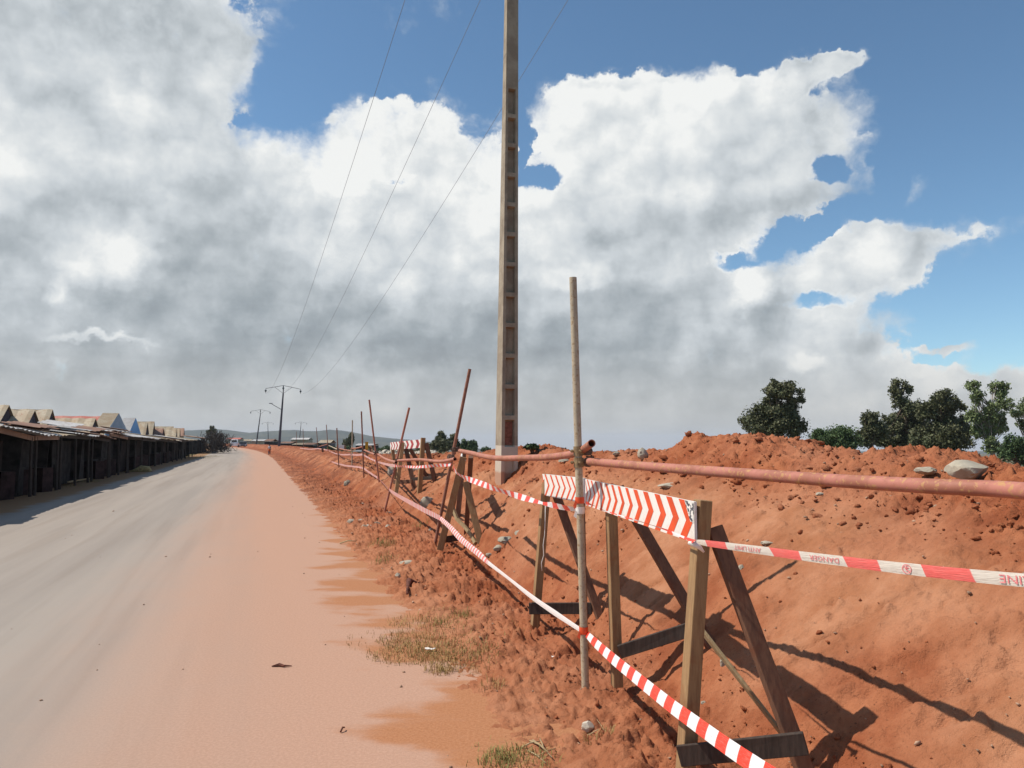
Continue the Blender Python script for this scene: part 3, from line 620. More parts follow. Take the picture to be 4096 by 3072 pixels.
def grass(name, spots, m, label, seed):
    """spots: (x, y, radius, blades, height, stretch)"""
    rs = random.Random(seed); b = MB()
    for (cx, cy, r, n, h, fl) in spots:
        for _ in range(n):
            q = r * rs.random() ** 0.6; t = rs.uniform(0, 6.28); x = cx + q * math.cos(t) * fl; y = cy + q * math.sin(t)
            z = max(rz_at(x, y), 0.0); hh = h * rs.uniform(0.3, 1.3); a = rs.uniform(0, 6.28); ln = rs.uniform(0.2, 1.3) * hh; w = rs.uniform(0.0012, 0.0028)
            dx, dy = math.cos(a), math.sin(a); px, py = -dy * w, dx * w
            p0 = (x - px, y - py, z - 0.005); p1 = (x + px, y + py, z - 0.005); p2 = (x + dx * ln * 0.4 + px * .7, y + dy * ln * 0.4 + py * .7, z + hh * 0.7); p3 = (x + dx * ln * 0.4 - px * .7, y + dy * ln * 0.4 - py * .7, z + hh * 0.7)
            p4 = (x + dx * ln, y + dy * ln, z + hh * rs.uniform(0.75, 1.0))
            b.add([p0, p1, p2, p3, p4], [(0, 1, 2, 3), (3, 2, 4)])
    o = b.build(name, m); return tag(o, label, 'grass', kind='stuff')
def sp(u, v, r, n, h, fl=1.0):
    q = G(u, v); return (q.x, q.y, r, n, h, fl)
grass('grass', [sp(425, 640, 0.30, 800, 0.035, 1.3), sp(412, 658, 0.26, 700, 0.03, 1.3), sp(452, 655, 0.28, 800, 0.04, 1.2), sp(430, 622, 0.28, 420, 0.045, 1.4), sp(470, 664, 0.26, 420, 0.035), sp(405, 648, 0.2, 300, 0.025), sp(440, 640, 0.6, 500, 0.03, 1.3),
                sp(440, 672, 0.12, 220, 0.04), sp(492, 690, 0.1, 70, 0.05), sp(600, 745, 0.09, 60, 0.05)], M['dry_grass'], 'patch of dry yellowed grass on the red verge beside the road', 1)
grass('grass', [sp(508, 757, 0.11, 150, 0.045), sp(496, 764, 0.1, 130, 0.04), sp(530, 766, 0.16, 160, 0.035), sp(515, 760, 0.3, 120, 0.025), sp(382, 547, 0.22, 160, 0.10), sp(384, 563, 0.18, 110, 0.08), sp(462, 618, 0.10, 60, 0.07), sp(420, 531, 0.2, 90, 0.12), sp(440, 626, .1, 50, .06)],
      M['green_grass'], 'sparse green grass tufts along the foot of the heap', 2)
# ------------------------------------------------------------------ single stones
def on_crest(u, p=4.35):
    x, y, _ = ray(u, 445); t = p / (0.949 * x + 0.316 * y); return Vector((x * t, y * t, rz_at(x * t, y * t)))
def stone(u, v, wpx, hpx, m, name, label, seed, dz=0.0, dist=None, cat=None, crest=None):
    q = G(u, v + hpx * 0.3) if dist is None else W(u, v + hpx * 0.3, dist)
    if crest: q = on_crest(u, crest)
    s = wpx / F * q.y / 2; hz = hpx / F * q.y / 2; rs = np.random.RandomState(seed)
    bv = IV3 * (1 + 0.07 * rs.randn(len(IV3), 1)).clip(0.8, 1.2)
    for _ in range(7):
        nrm = rs.randn(3); nrm /= np.linalg.norm(nrm); h = 0.62 + 0.25 * rs.rand(); dd = bv @ nrm; bv = bv - np.maximum(dd - h, 0)[:, None] * nrm
    b = MB(); b.add([(q.x + x * s * 1.15, q.y + y * s * 0.9, q.z + hz * 0.55 + z * hz * 1.2 + dz) for x, y, z in bv], [tuple(f) for f in IF3])
    o = b.build(name, M[m], smooth=True, auto=28); return tag(o, label, cat or 'stone')
stone(965.5, 467, 39, 17, 'stone', 'boulder', 'largest pale boulder resting on the crest of the red heap', 3, dz=.075, cat='boulder', crest=4.2)
stone(925, 463.5, 19, 7, 'stone', 'stone', 'flat pale stone on the crest just left of the large boulder', 4, dz=.03, crest=4.2)
stone(643, 451.5, 10, 12, 'stone', 'stone', 'upright pale stone on the heap crest right of the scaffold post clamps', 5, crest=4.3)
stone(616, 446, 7, 3.5, 'stone_grey', 'stone', 'small grey stone on the skyline right behind the post clamps', 6, crest=4.35)
stone(427.5, 503, 14, 11, 'stone_grey', 'stone', 'angular grey stone near the legs of the dull red chevron barricade', 7)
stone(348, 484, 7, 7, 'stone_grey', 'stone', 'grey-green stone on the bank beside the far road edge', 8)
stone(588, 727, 11, 9, 'stone_white', 'stone', 'small white stone in front of the foot of the pale tube post', 9)
stone(637, 742, 7, 5, 'stone_white', 'stone', 'white pebble lying under the wide striped tape', 10)
stone(671, 485.5, 22, 5, 'stone', 'stone', 'long flat pale stone just under the rail near the clamps', 11)
stone(565, 461.5, 11, 5, 'stone_grey', 'stone', 'flat grey stone above the left end of the chevron board', 12)
stone(634, 479, 9, 3, 'stone_grey', 'stone', 'thin grey slab just above the top edge of the near chevron board', 13)
stone(506, 541, 16, 8, 'stone_grey', 'stone', 'broken grey slab beside the shadow of the end-on barricade', 14)
stone(498, 548, 10, 5, 'stone_grey', 'stone', 'small grey slab left of the larger broken slab', 15)
stone(520, 533, 10, 5, 'stone_grey', 'stone', 'grey rock chip behind the broken slab on the bank', 16)
stone(409, 563, 17, 4, 'stone', 'stone', 'pale flat stone by the road edge below the striped tape', 17)
stone(398, 577, 6, 7, 'stone', 'stone', 'lone pale stone on the dusty road margin', 18)
stone(421, 611, 5, 4, 'stone_grey', 'stone', 'small grey stone just below the curved piece of bark', 19)
stone(723, 663, 5, 9, 'stone_grey', 'stone', 'grey-green stone between the near barricade legs', 20)
stone(907, 734, 6, 4, 'stone', 'stone', 'small pale stone alone on the smooth slope at lower right', 21)
stone(769, 543, 14, 4, 'stone', 'stone', 'pale flat stone on the slope just above the lettered tape', 22)
stone(742, 568, 8, 6, 'stone_grey', 'stone', 'grey stone on the slope just under the lettered tape', 23)
stone(704, 703, 5, 4, 'stone_grey', 'stone', 'grey pebble behind the near barricade leg', 24)
stone(683, 465, 0.1, 0.1, 'stone', 'stone', 'tiny pale stone beside the rail', 25) if False else None
stone(377, 524, 7, 5, 'stone_grey', 'stone', 'grey stone at the road edge left of the bent posts', 26)
stone(362, 505, 6, 5, 'stone', 'stone', 'pale stone on the shoulder near the third post', 27)
stone(820, 494, 8, 3, 'stone', 'stone', 'pale chip half buried right below the middle of the long rail', 28)
for (u, v, w, h, m, lb, sd) in [
    (351, 522, 7, 5, 'stone', 'pale stone at the left of the small cluster by the road edge', 31), (361, 521, 5, 4, 'stone', 'second pale stone in the small cluster by the road edge', 32),
    (364, 527, 6, 4, 'stone_grey', 'grey stone at the front of the small cluster by the road edge', 33), (369, 526, 6, 3.5, 'stone_white', 'whitish stone at the right of the small cluster by the road edge', 34),
    (388, 527, 6, 5, 'stone', 'squarish pale stone below the foot of the slanting post', 35), (406, 523, 4, 3, 'stone_white', 'tiny whitish stone left of the wide sagging tape', 36),
    (405, 542, 4, 3, 'stone', 'tiny pale stone above the long flat stone by the road', 37), (399, 555, 6, 3.5, 'stone', 'low pale stone just above the long flat stone by the road', 38),
    (431, 531, 5, 5, 'stone_grey', 'grey stone left of the foot of the leaning post', 39), (389, 514, 6, 5, 'stone', 'brownish pale stone just below the slanting post foot', 40),
    (457, 559, 11, 3, 'stone_grey', 'flat grey slab on the soil in front of the end-on barricade', 41), (489, 555, 7, 3.5, 'stone_grey', 'flat grey chip right of the end-on barricade foot', 42),
    (393, 471, 12, 10, 'stone', 'large pale slab behind the left legs of the dull red chevron barricade', 43), (414, 470, 10, 8, 'stone', 'large pale block behind the middle legs of the dull red chevron barricade', 44),
    (446, 543, 5, 3, 'stone', 'small pale stone between the leaning post and barricade leg', 45), (470, 549, 5, 3, 'stone_grey', 'small grey stone under the curved lath', 46)]:
    stone(u, v, w, h, m, 'stone', lb, sd)
# curved scrap of bark, twigs, plastic litter
def bark_piece():
    b = MB(); q = [G(407, 598), G(409, 591), G(414, 588), G(420, 586.5)]
    pts = [Vector((p.x, p.y, rz_at(p.x, p.y) + 0.03 + 0.035 * math.sin(i))) for i, p in enumerate(q)]
    b.tube(pts, [0.012, 0.03, 0.036, 0.015], 9); o = b.build('bark_piece', M['barkpiece'], smooth=True)
    tag(o, 'curved red-brown piece of bark lying at the edge of the road', 'bark')
bark_piece()
def sticks(name, segs, m, label, cat='twigs'):
    b = MB()
    for (u1, v1, u2, v2, r) in segs:
        p, q = G(u1, v1), G(u2, v2); p.z = max(rz_at(p.x, p.y), 0) + r; q.z = max(rz_at(q.x, q.y), 0) + r * 2.5; md = (p + q) / 2 + Vector((0, 0, r * 2))
        b.tube([p, md, q], [r, r * 0.9, r * 0.6], 6)
    o = b.build(name, M[m], smooth=True); return tag(o, label, cat)
sticks('twig_bundle', [(530, 742, 548, 758, .006), (533, 741, 552, 762, .005), (528, 752, 546, 766, .004), (540, 740, 545, 756, .004), (520, 750, 540, 745, .004), (538, 758, 556, 752, .003)], 'lath', 'small bundle of broken twigs at the bottom of the verge')
sticks('stem', [(588, 733, 604, 737, .004), (586, 737, 602, 739, .003), (597, 727, 607, 738, .002)], 'lath', 'dry grass stems beside the white stone', 'twigs')
def litter(u, v, s, name, label, seed):
    r = random.Random(seed); q = G(u, v); z = max(rz_at(q.x, q.y), 0) + 0.012; b = MB(); n = 5
    g_ = [[(q.x + (i / (n - 1) - .5) * s * (1 + .2 * r.random()), q.y + (j / (n - 1) - .5) * s * 0.5, z + r.uniform(0, s * 0.22)) for j in range(n)] for i in range(n)]
    b.add([p for row in g_ for p in row], [(i * n + j, (i + 1) * n + j, (i + 1) * n + j + 1, i * n + j + 1) for i in range(n - 1) for j in range(n - 1)])
    o = b.build(name, M['white_paint'], smooth=True); m = o.modifiers.new('t', 'SOLIDIFY'); m.thickness = 0.002; tag(o, label, 'litter')
litter(430, 652, 0.07, 'plastic_scrap', 'white plastic scrap caught in the dry grass', 1)
litter(553, 660, 0.08, 'paper_scrap', 'white paper scrap on the soil left of the pale tube post', 2)
litter(441, 574, 0.05, 'plastic_scrap', 'tiny white plastic scrap on the soil right of the bark piece', 3)
sticks('stick', [(340.5, 737, 344.5, 734, .006)], 'barkpiece', 'short dark stick lying alone on the dusty road', 'stick')
def rag():
    q = G(280, 670); b = MB(); b.tube([(q.x - .06, q.y, .006), (q.x - .01, q.y + .015, .012), (q.x + .03, q.y - .01, .012), (q.x + .08, q.y + .01, .006)], [.004, .013, .008, .003], 6)
    tag(b.build('dirt_lump', M['barkpiece']), 'small dark crushed scrap on the road surface', 'scrap')
rag()
# ------------------------------------------------------------------ concrete power pole beside the fence
def pole_near():
    d0 = 12.6; base = W(506.2, 478, d0); top0 = W(511.3, -2, d0)
    zb = 0.35; zt = 10.1; ax = (top0.x - base.x) / (top0.z - base.z)
    nF = Vector((0.316, -0.949, 0)); P_ = Vector((0.949, 0.316, 0))
    def sec(z): k = (z - 1.0) / 8.6; return 0.292 - 0.092 * k, 0.34 - 0.19 * k
    def c(z): return Vector((base.x + ax * (z - base.z), d0 + 0.12, z))
    root = empty('power_pole', c(zb), 'tall tapered concrete power pole with ladder-like recesses beside the rail', 'power pole')
    # shaft with recessed panels on the front and back faces
    z0 = W(507, 449, d0).z; z1 = W(509, 86, d0).z; n = 12; st = (z1 - z0) / n
    b = MB()
    levels = [zb]
    pan = [(0.66, z0 - 0.14)]
    for i in range(n): pan.append((z0 + i * st + 0.035, z0 + (i + 1) * st - 0.035))
    zs = [zb, pan[0][0]];
    for i, (a_, b_) in enumerate(pan):
        if i: zs.append(a_)
        zs.append(b_)
    zs.append(zt)
    for side in (1, -1):
        for k in range(len(zs) - 1):
            za, zc_ = zs[k], zs[k + 1]; rec = k % 2 == 1
            w1, l1 = sec(za); w2, l2 = sec(zc_)
            def pt(z, w, l, fu, dep): return c(z) + P_ * (w / 2 * fu) + nF * side * (l / 2 - dep)
            if not rec:
                b.add([pt(za, w1, l1, -1, 0), pt(za, w1, l1, 1, 0), pt(zc_, w2, l2, 1, 0), pt(zc_, w2, l2, -1, 0)], [(0, 1, 2, 3) if side > 0 else (3, 2, 1, 0)])
            else:
                f_, dp = 0.60, 0.085
                o = [pt(za, w1, l1, -1, 0), pt(za, w1, l1, 1, 0), pt(zc_, w2, l2, 1, 0), pt(zc_, w2, l2, -1, 0)]
                r_ = [pt(za, w1, l1, -f_, 0), pt(za, w1, l1, f_, 0), pt(zc_, w2, l2, f_, 0), pt(zc_, w2, l2, -f_, 0)]
                s_ = [pt(za + .02, w1, l1, -f_ * .86, dp), pt(za + .02, w1, l1, f_ * .86, dp), pt(zc_ - .02, w2, l2, f_ * .86, dp), pt(zc_ - .02, w2, l2, -f_ * .86, dp)]
                fs = [(0, 4, 7, 3), (4, 8, 11, 7), (8, 9, 10, 11), (9, 5, 6, 10), (5, 1, 2, 6), (4, 5, 9, 8), (11, 10, 6, 7)]
                # close the strips above and below the recess opening
                fs += [(0, 1, 5, 4), (7, 6, 2, 3)]
                if side < 0: fs = [tuple(reversed(f)) for f in fs]
                b.add(o + r_ + s_, fs)
    w1, l1 = sec(zb); w2, l2 = sec(zt)
    for sd in (-1, 1):
        q = [c(zb) + P_ * sd * w1 / 2 + nF * l1 / 2, c(zb) + P_ * sd * w1 / 2 - nF * l1 / 2, c(zt) + P_ * sd * w2 / 2 - nF * l2 / 2, c(zt) + P_ * sd * w2 / 2 + nF * l2 / 2]
        b.add(q, [(0, 1, 2, 3) if sd > 0 else (3, 2, 1, 0)])
    q = [c(zt) + P_ * i * w2 / 2 + nF * j * l2 / 2 for i, j in ((-1, -1), (1, -1), (1, 1), (-1, 1))]; b.add(q, [(0, 1, 2, 3)])
    b.build('shaft', M['concrete'], root)
    # rusty panel
    za, zc_ = pan[1]; w1, l1 = sec(za); m = MB(); f_ = .86 * .6
    m.add([c(za) + P_ * w1 / 2 * s * f_ + nF * (l1 / 2 - 0.080) + Vector((0, 0, h)) for s, h in ((-1, .03), (1, .03), (1, zc_ - za - .03), (-1, zc_ - za - .03))], [(0, 1, 2, 3)])
    m.build('stained_panel', M['red_panel'], root)
    arm(root, c(zt), 1.55, 0.45, M['steel'])
    return c(zt)
def arm(root, t, L, rise, mt, sc=1.0, ins=True):
    """roof-shaped crossarm with braces and three hanging insulators; returns attachment points"""
    P_ = Vector((0.949, 0.316, 0)); b = MB(); top = t + Vector((0, 0, rise + 0.5 * sc)); e = [top - P_ * L - Vector((0, 0, .35 * sc)), top + P_ * L - Vector((0, 0, .35 * sc))]
    for x in e:
        b.beam(top, x, .042 * sc, .042 * sc); b.beam(t, top + (x - top) * .5, .03 * sc, .03 * sc)
    b.beam(t - Vector((0, 0, .3)), top, .08 * sc, .08 * sc)
    b.build('crossarm', mt, root); pts = []
    for x in (e[0], top - Vector((0, 0, 0.1)), e[1]):
        i = MB(); y = x + Vector((0, 0, -0.5 * sc)); i.tube([x, x + Vector((0, 0, -.12 * sc)), x + Vector((0, 0, -.16 * sc)), x + Vector((0, 0, -.3 * sc)), x + Vector((0, 0, -.36 * sc)), y], [.02 * sc, .02 * sc, .1 * sc, .1 * sc, .02 * sc, .02 * sc], 8)
        i.build('insulator', M['glass_ins'], root); pts.append(y)
    return pts
ptop = pole_near()
def far_pole(ub, vb, ut, vt, d, w, label, side_arm=False, thin=1.0):
    b0 = W(ub, vb, d); t = W(ut, vt, d); b0 = b0 + (b0 - t) * ((b0.z + 0.1) / (t.z - b0.z)); root = empty('power_pole', b0, label, 'power pole', 'power poles along the road')
    s = MB(); s.beam(b0, t, w, w, (0.316, -0.949, 0), w2=w * .5, h2=w * .55); s.build('shaft', M['far_concrete'], root)
    pts = arm(root, t, 2.6 * thin, 0.5, M['steel'], 1.5)
    if side_arm:
        m = b0 + (t - b0) * .72; k = MB(); k.beam(m, m + Vector((-1.6, 0, .9)), .08, .08); k.box(m + Vector((-1.75, 0, 1.0)), .5, .2, .1); k.build('lamp_arm', M['steel'], root)
    return pts
att1 = far_pole(279.5, 441, 283.2, 393.5, 118, .42, 'far power pole with roof-shaped crossarm and a lamp arm beside the road', True)
att2 = far_pole(256.8, 441, 260.4, 414, 215, .42, 'more distant pale-topped power pole left of the taller one')
far_pole(268.3, 439, 267.8, 424.5, 380, .45, 'faint tiny power pole between the two larger far poles')
far_pole(299.5, 440, 301, 424.5, 360, .42, 'faint small power pole standing above the white shed')
# three conductors sweeping overhead from the near crossarm to the far pole
def wire(a, b, sag, r, label, via=None):
    m = MB(); n = 60; pts = [a.lerp(b, t) - Vector((0, 0, 4 * sag * t * (1 - t))) for t in [(i / n) ** 1.6 for i in range(n + 1)]]
    m.tube(pts, [r * (0.7 + 0.9 * max(0.0, min(1, (p.y - 20) / 100))) for p in pts], 5, caps=False)
    o = m.build('overhead_wire', M['wire']); tag(o, label, 'wire', 'overhead wires')
WS = [[(407, 0), (370, 130), (335, 258), (310, 320), (297, 358)], [(474, 0), (424, 112), (370, 235), (338, 310), (320, 350)], [(560, 0), (519, 67), (500, 104), (425, 228), (383, 290), (356, 324)]]
def wires():
    labs = ['leftmost overhead wire crossing the sky to the far pole', 'middle overhead wire crossing the sky to the far pole', 'rightmost overhead wire, passing behind the tall concrete pole']
    for k in range(3):
        # attachment above the frame at the near crossarm, then the measured run
        A_ = ptop + Vector((0.949, 0.316, 0)) * (1.5 * (k - 1)) + Vector((0, 0, (0.15, 0.45, 0.15)[k])); B_ = att1[k]
        wire(A_, B_, 1.9, 0.0075, labs[k])
wires()
# ================================================================== scaffold-tube fence
TR = 0.0242
def post_pts(ut, vt, ub, vb, d=None, sink=0.12):
    b = G(ub, vb) if d is None else W(ub, vb, d)
    t = W(ut, vt, b.y); return b, t
POSTS = {}
def post(key, ut, vt, ub, vb, m, label, d=None, r=TR, clamps=()):
    b, t = post_pts(ut, vt, ub, vb, d); ax = (t - b).normalized()
    root = empty('scaffold_post', b, label, 'scaffold post', 'scaffold tube posts along the fence')
    k = MB(); k.tube([b - ax * 0.15, b + (t - b) * .3, b + (t - b) * .7, t], r, 16, hollow=0.84); k.build('tube', M[m], root, smooth=True, auto=50)
    POSTS[key] = (b, t)
    for cv, side in clamps:
        s = (b.z - 0) ; tt = None
        # height on the post seen at row cv
        best = min(np.linspace(0, 1, 400), key=lambda q: abs(proj(b.lerp(t, q))[1] - cv)); c = b.lerp(t, best)
        clamp(c, ax, side, root, r, 'clamp_light' if key == 1 else 'clamp')
    return b, t
def proj(p):
    x, y, z = p[0], p[1], p[2] - EYE; c, s = math.cos(PITCH), math.sin(PITCH); dd = y * c + z * s; return 512 + F * x / dd, 384 - F * (-y * s + z * c) / dd
def clamp(c, ax, side, root, r, m):
    k = MB(); k.tube([c - ax * 0.03, c + ax * 0.03], r * 1.3, 16)
    sd = Vector(side).normalized(); e = c + sd * r * 1.9
    k.beam(c + sd * r * 0.8, c + sd * r * 2.2, 0.042, 0.045, ax)                      # hinge block
    k2 = MB(); k2.tube([e + sd * r * 0.5 - sd.cross(ax) * .03, e + sd * r * 0.5 + sd.cross(ax) * .03], r * 1.22, 14)   # second shell
    k2.beam(e + sd * r * .2 + ax * r * 1.5, e + sd * r * 2.2 + ax * r * 1.35, .02, .012); k2.tube([e + sd * r * 1.6 + ax * r * .9, e + sd * r * 1.6 + ax * r * 2.0], .006, 6); k2.build('coupler', M['clamp'], root)
    cr = sd.cross(ax).normalized()
    k.tube([c - sd * r * 1.0 + cr * .0, c - sd * (r * 1.0 + 0.03)], 0.006, 6); k.tube([c - sd * (r + .012) , c - sd * (r + .024)], 0.011, 6)
    k.tube([c + cr * r * 1.1 + ax * .0, c + cr * (r * 1.1 + .035)], 0.006, 6); k.tube([c + cr * (r + .012), c + cr * (r + .026)], 0.011, 6)
    k.beam(c + cr * r * 1.0 - ax * .016, c + cr * r * 1.0 + ax * .016 + sd * .01, .03, .012, cr)
    k.build('clamp', M[m], root)
post(1, 573, 277.5, 585.6, 692, 'grey_tube', 'tall pale tube post in the foreground, upright between the chevron boards', clamps=((451.5, (.75, .2, 0)), (462, (.8, .1, 0))))
post(2, 469.8, 369, 434, 549, 'dusty_rust', 'rusty tube post leaning right, tied to the end-on barricade', clamps=((449.5, (.6, .3, 0)), (457, (-.6, .6, 0))))
post(3, 409.2, 407.6, 386, 506, 'rust_tube', 'rusty post slanting right in front of the dull red chevron barricade', d=16.2, clamps=((460.5, (.5, -.3, 0)),))
post(4, 369.2, 399.8, 379.4, 484.5, 'rust_tube', 'tallest of the farther rusty posts, leaning left', clamps=((452.5, (.5, -.3, 0)),))
post(5, 361.4, 411.4, 363.8, 477.5, 'dusty_rust', 'nearly upright rusty post just left of the tall leaning one', clamps=((450, (.5, -.3, 0)),))
post(6, 352.4, 420.2, 352, 467.7, 'grey_tube', 'thin greyish post standing before the dark far tree', clamps=((449, (.5, -.3, 0)),))
post(7, 336.8, 428, 339, 470, 'dusty_rust', 'short dark post left of the small white board', clamps=((449, (.5, -.3, 0)),))
post(8, 326.4, 424.7, 329, 466, 'dusty_rust', 'dark post at the peak where two far rails meet', d=50, clamps=((445, (.5, -.3, 0)),))
post(9, 316.4, 427.4, 319, 464, 'dusty_rust', 'slender far post left of the rail peak', d=57, clamps=((446.5, (.5, -.3, 0)),))
post(10, 303, 429, 303.8, 456, 'dusty_rust', 'faint far post above the white shed roof', d=72)
post(11, 296.4, 431.5, 296.6, 453, 'dusty_rust', 'faintest of the far posts, leftmost in the fence', d=88)
# the next post of the fence stands beside the photographer
post(12, 1400, -250, 1400, 1330, 'rust_tube', 'near tube post carrying the close end of the long rail, beyond the right edge', d=1.32)
_d = (POSTS[1][0] - POSTS[2][0])
def rail(pix, key1, key2, m, label, ends=None, r=TR, planes=None):
    p, q = POSTS[key1], POSTS[key2] if not isinstance(key2, tuple) else key2
    pts = []
    for i, (u, v) in enumerate(pix):
        pts.append(V(u, v, (p[0].x, p[0].y), (q[0].x, q[0].y)))
    if ends: ends(pts)
    # smooth the polyline
    out = []
    for i in range(len(pts) - 1):
        a = pts[max(i - 1, 0)]; b = pts[i]; c = pts[i + 1]; d = pts[min(i + 2, len(pts) - 1)]
        for k in range(6):
            t = k / 6; out.append(0.5 * ((2 * b) + (c - a) * t + (2 * a - 5 * b + 4 * c - d) * t * t + (3 * b - a - 3 * c + d) * t ** 3))
    out.append(pts[-1])
    k = MB(); k.tube(out, r, 16, hollow=0.84); o = k.build('scaffold_rail', M[m], smooth=True, auto=50)
    tag(o, label, 'scaffold rail', 'scaffold tube rails of the fence'); return out
# long rail towards the camera: its far end beside the pale post
def e1(pts): e = POSTS[12][0]; pts.append(Vector((e.x - .06, e.y - 0.05, pts[-1].z)))
P0 = (Vector((0.49 + .344 * 5.4, 4.8 - 5.4, 0)), None)
rail([(589.5, 461.6), (650, 466.7), (740, 473.5), (836, 480.6), (930, 486.2), (1024, 491)], 1, P0, 'rust_tube', 'long rusty rail running from the pale post out at the right edge', e1)
def e2(pts):
    for i in range(1, len(pts) - 2):
        c = proj(pts[i]); pts[i] = V(c[0], c[1], (POSTS[1][0].x - .075, POSTS[1][0].y), (POSTS[2][0].x - .075, POSTS[2][0].y))
    pts[-2:] = [W(575, 453.6, 4.98), W(583.5, 449.2, 4.89), W(591.7, 443.3, 4.66)]
rail([(460, 450.8), (471.9, 453.2), (482.4, 455.9), (498, 458.2), (525, 457.8), (548, 457.2), (576, 453.2), (591.7, 443.3)], 1, 2, 'rust_tube', 'bent dusty red rail between the pale post and the leaning post, open end up', e2)
rail([(455, 459), (440, 461.5), (419, 459.7), (398, 460.6)], 2, 3, 'rust_tube', 'wavy rail between the leaning post and the chevron barricade post')
rail([(396, 462.4), (384.8, 458.6), (375.5, 452.3)], 3, 4, 'rust_tube', 'short-looking rail sloping up left behind the dull red chevron board')
rail([(374.5, 454.4), (364, 450)], 4, 5, 'rust_tube', 'rail between the two upright far posts beside the yellow board')
rail([(363, 446.6), (356.5, 448.2), (351.5, 448.4)], 5, 6, 'rust_tube', 'rail sagging in front of the low white roof')
rail([(351.5, 451), (338.4, 448.6)], 6, 7, 'rust_tube', 'rail just right of the small white board')
rail([(337.2, 449.4), (328.2, 445.2)], 7, 8, 'sack_tube', 'pale yellowish rail sloping up to the rail peak') if 'sack_tube' in M else rail([(337.2, 449.4), (328.2, 445.2)], 7, 8, 'grey_tube', 'pale yellowish rail sloping up to the rail peak')
rail([(327.4, 444.2), (318.5, 446.8)], 8, 9, 'rust_tube', 'leftmost visible rail, sloping down from the rail peak')
# ------------------------------------------------------------------ barrier tape
def cat_pts(pts, sub=8):
    out = []
    for i in range(len(pts) - 1):
        a = pts[max(i - 1, 0)]; b = pts[i]; c = pts[i + 1]; d = pts[min(i + 2, len(pts) - 1)]
        for k in range(sub):
            t = k / sub; out.append(0.5 * ((2 * b) + (c - a) * t + (2 * a - 5 * b + 4 * c - d) * t * t + (3 * b - a - 3 * c + d) * t ** 3))
    out.append(pts[-1]); return out
def tape(pts, widths, period, m, label, twist=lambda s: 0.0, name='barrier_tape', sub=8, thick=0.0, fold=0.0, extra=None, face=False, solid=None):
    """ribbon along pts; widths per control point; fold makes a shallow gutter"""
    n0 = len(pts); P_ = cat_pts(pts, sub); Wd = [np.interp(i / sub, range(n0), widths) for i in range(len(P_))]
    b = MB(); vs = []; uv = []; L = 0.0; frames = []
    for i, p in enumerate(P_):
        if i: L += (P_[i] - P_[i - 1]).length
        d = (P_[min(i + 1, len(P_) - 1)] - P_[max(i - 1, 0)]).normalized()
        tocam = (Vector((0, 0, EYE)) - p).normalized(); up = Vector((0, 0, 1)) - d * d.z; up.normalize()
        side = d.cross(up); a = twist(L); w = (up * math.cos(a) + side * math.sin(a))
        if face: w = tocam.cross(d).normalized(); w = w if w.z > 0 else -w; w = (w + up * .35).normalized()
        nrm = d.cross(w)
        if nrm.dot(tocam) < 0: nrm = -nrm
        frames.append((p, d, w, nrm, L, Wd[i]))
        for k, (q, f) in enumerate(((-.5, 0), (-.18, fold), (.18, fold), (.5, 0))):
            vs.append(p + w * Wd[i] * q + nrm * f * Wd[i])
        uv.append(.75 if solid and solid[0] < L < solid[1] else L / period)
    fs = []; us = []
    for i in range(len(P_) - 1):
        for k in range(3):
            fs.append((i * 4 + k, i * 4 + k + 1, (i + 1) * 4 + k + 1, (i + 1) * 4 + k)); y0, y1 = k / 3, (k + 1) / 3
            us.append([(uv[i], y0), (uv[i], y1), (uv[i + 1], y1), (uv[i + 1], y0)])
    b.add(vs, fs, 0, us)
    mats = [M[m]]
    if extra: extra(b, frames); mats.append(M['ink'])
    o = b.build(name, mats, smooth=True)
    tag(o, label, 'barrier tape', 'red and white barrier tapes'); return frames
def plane(pix, p, q): return [V(u, v, p, q) for u, v in pix]
b1, t1 = POSTS[1]; b2, t2 = POSTS[2]; b3, t3 = POSTS[3]; b4, t4 = POSTS[4]; b5, t5 = POSTS[5]; b6, t6 = POSTS[6]; b7, t7 = POSTS[7]; b8, t8 = POSTS[8]; b9, t9 = POSTS[9]
q1 = (b1.x + .01, b1.y - .03); q0 = (q1[0] + .15 * 5, q1[1] - 5)
lp = plane([(585, 632), (595, 642.5), (615.7, 661), (633, 675), (652.8, 691), (672.6, 706.7), (688, 718), (719.6, 741), (745, 758.5), (775, 778), (820, 806)], q1, q0)
tape(lp, [.03, .048, .055, .056, .056, .056, .057, .057, .057, .057, .057], 0.185, 'tape', 'broad red and white tape crossing the lower foreground right of the pale post', lambda s: 0.0, fold=0.04, face=True)
lp = plane([(440, 518), (450.8, 527.9), (461.3, 539.3), (479, 554), (488, 562.5), (509, 578.7), (532, 597), (555.5, 613.4), (582, 631)], (b2.x, b2.y), (b1.x, b1.y))
tape(lp, [.055, .06, .068, .06, .036, .024, .034, .036, .025], 0.12, 'tape_pale', 'lower faded tape sagging from the leaning post down to the pale post', lambda s: 0.0, fold=0.1, face=True, solid=(3.1, 6.2))
lp = plane([(389, 489.6), (396, 494.5), (408.6, 501.6), (424, 510), (440, 518)], (b3.x, b3.y), (b2.x, b2.y))
tape(lp, [.06, .07, .08, .08, .07], 0.13, 'tape_pale', 'lower faded tape between the slanting post and the leaning post')
lp = plane([(378, 478.5), (383, 483), (388, 488.8)], (b4.x, b4.y), (b3.x, b3.y)); tape(lp, [.06] * 3, 0.3, 'tape_pale', 'short lower tape dropping to the slanting post', lambda s: .4)
lp = plane([(363.8, 468.4), (371, 473.5), (378, 478)], (b5.x, b5.y), (b4.x, b4.y)); tape(lp, [.06] * 3, 0.3, 'tape_pale', 'lower tape between the nearly upright post and the tallest far post')
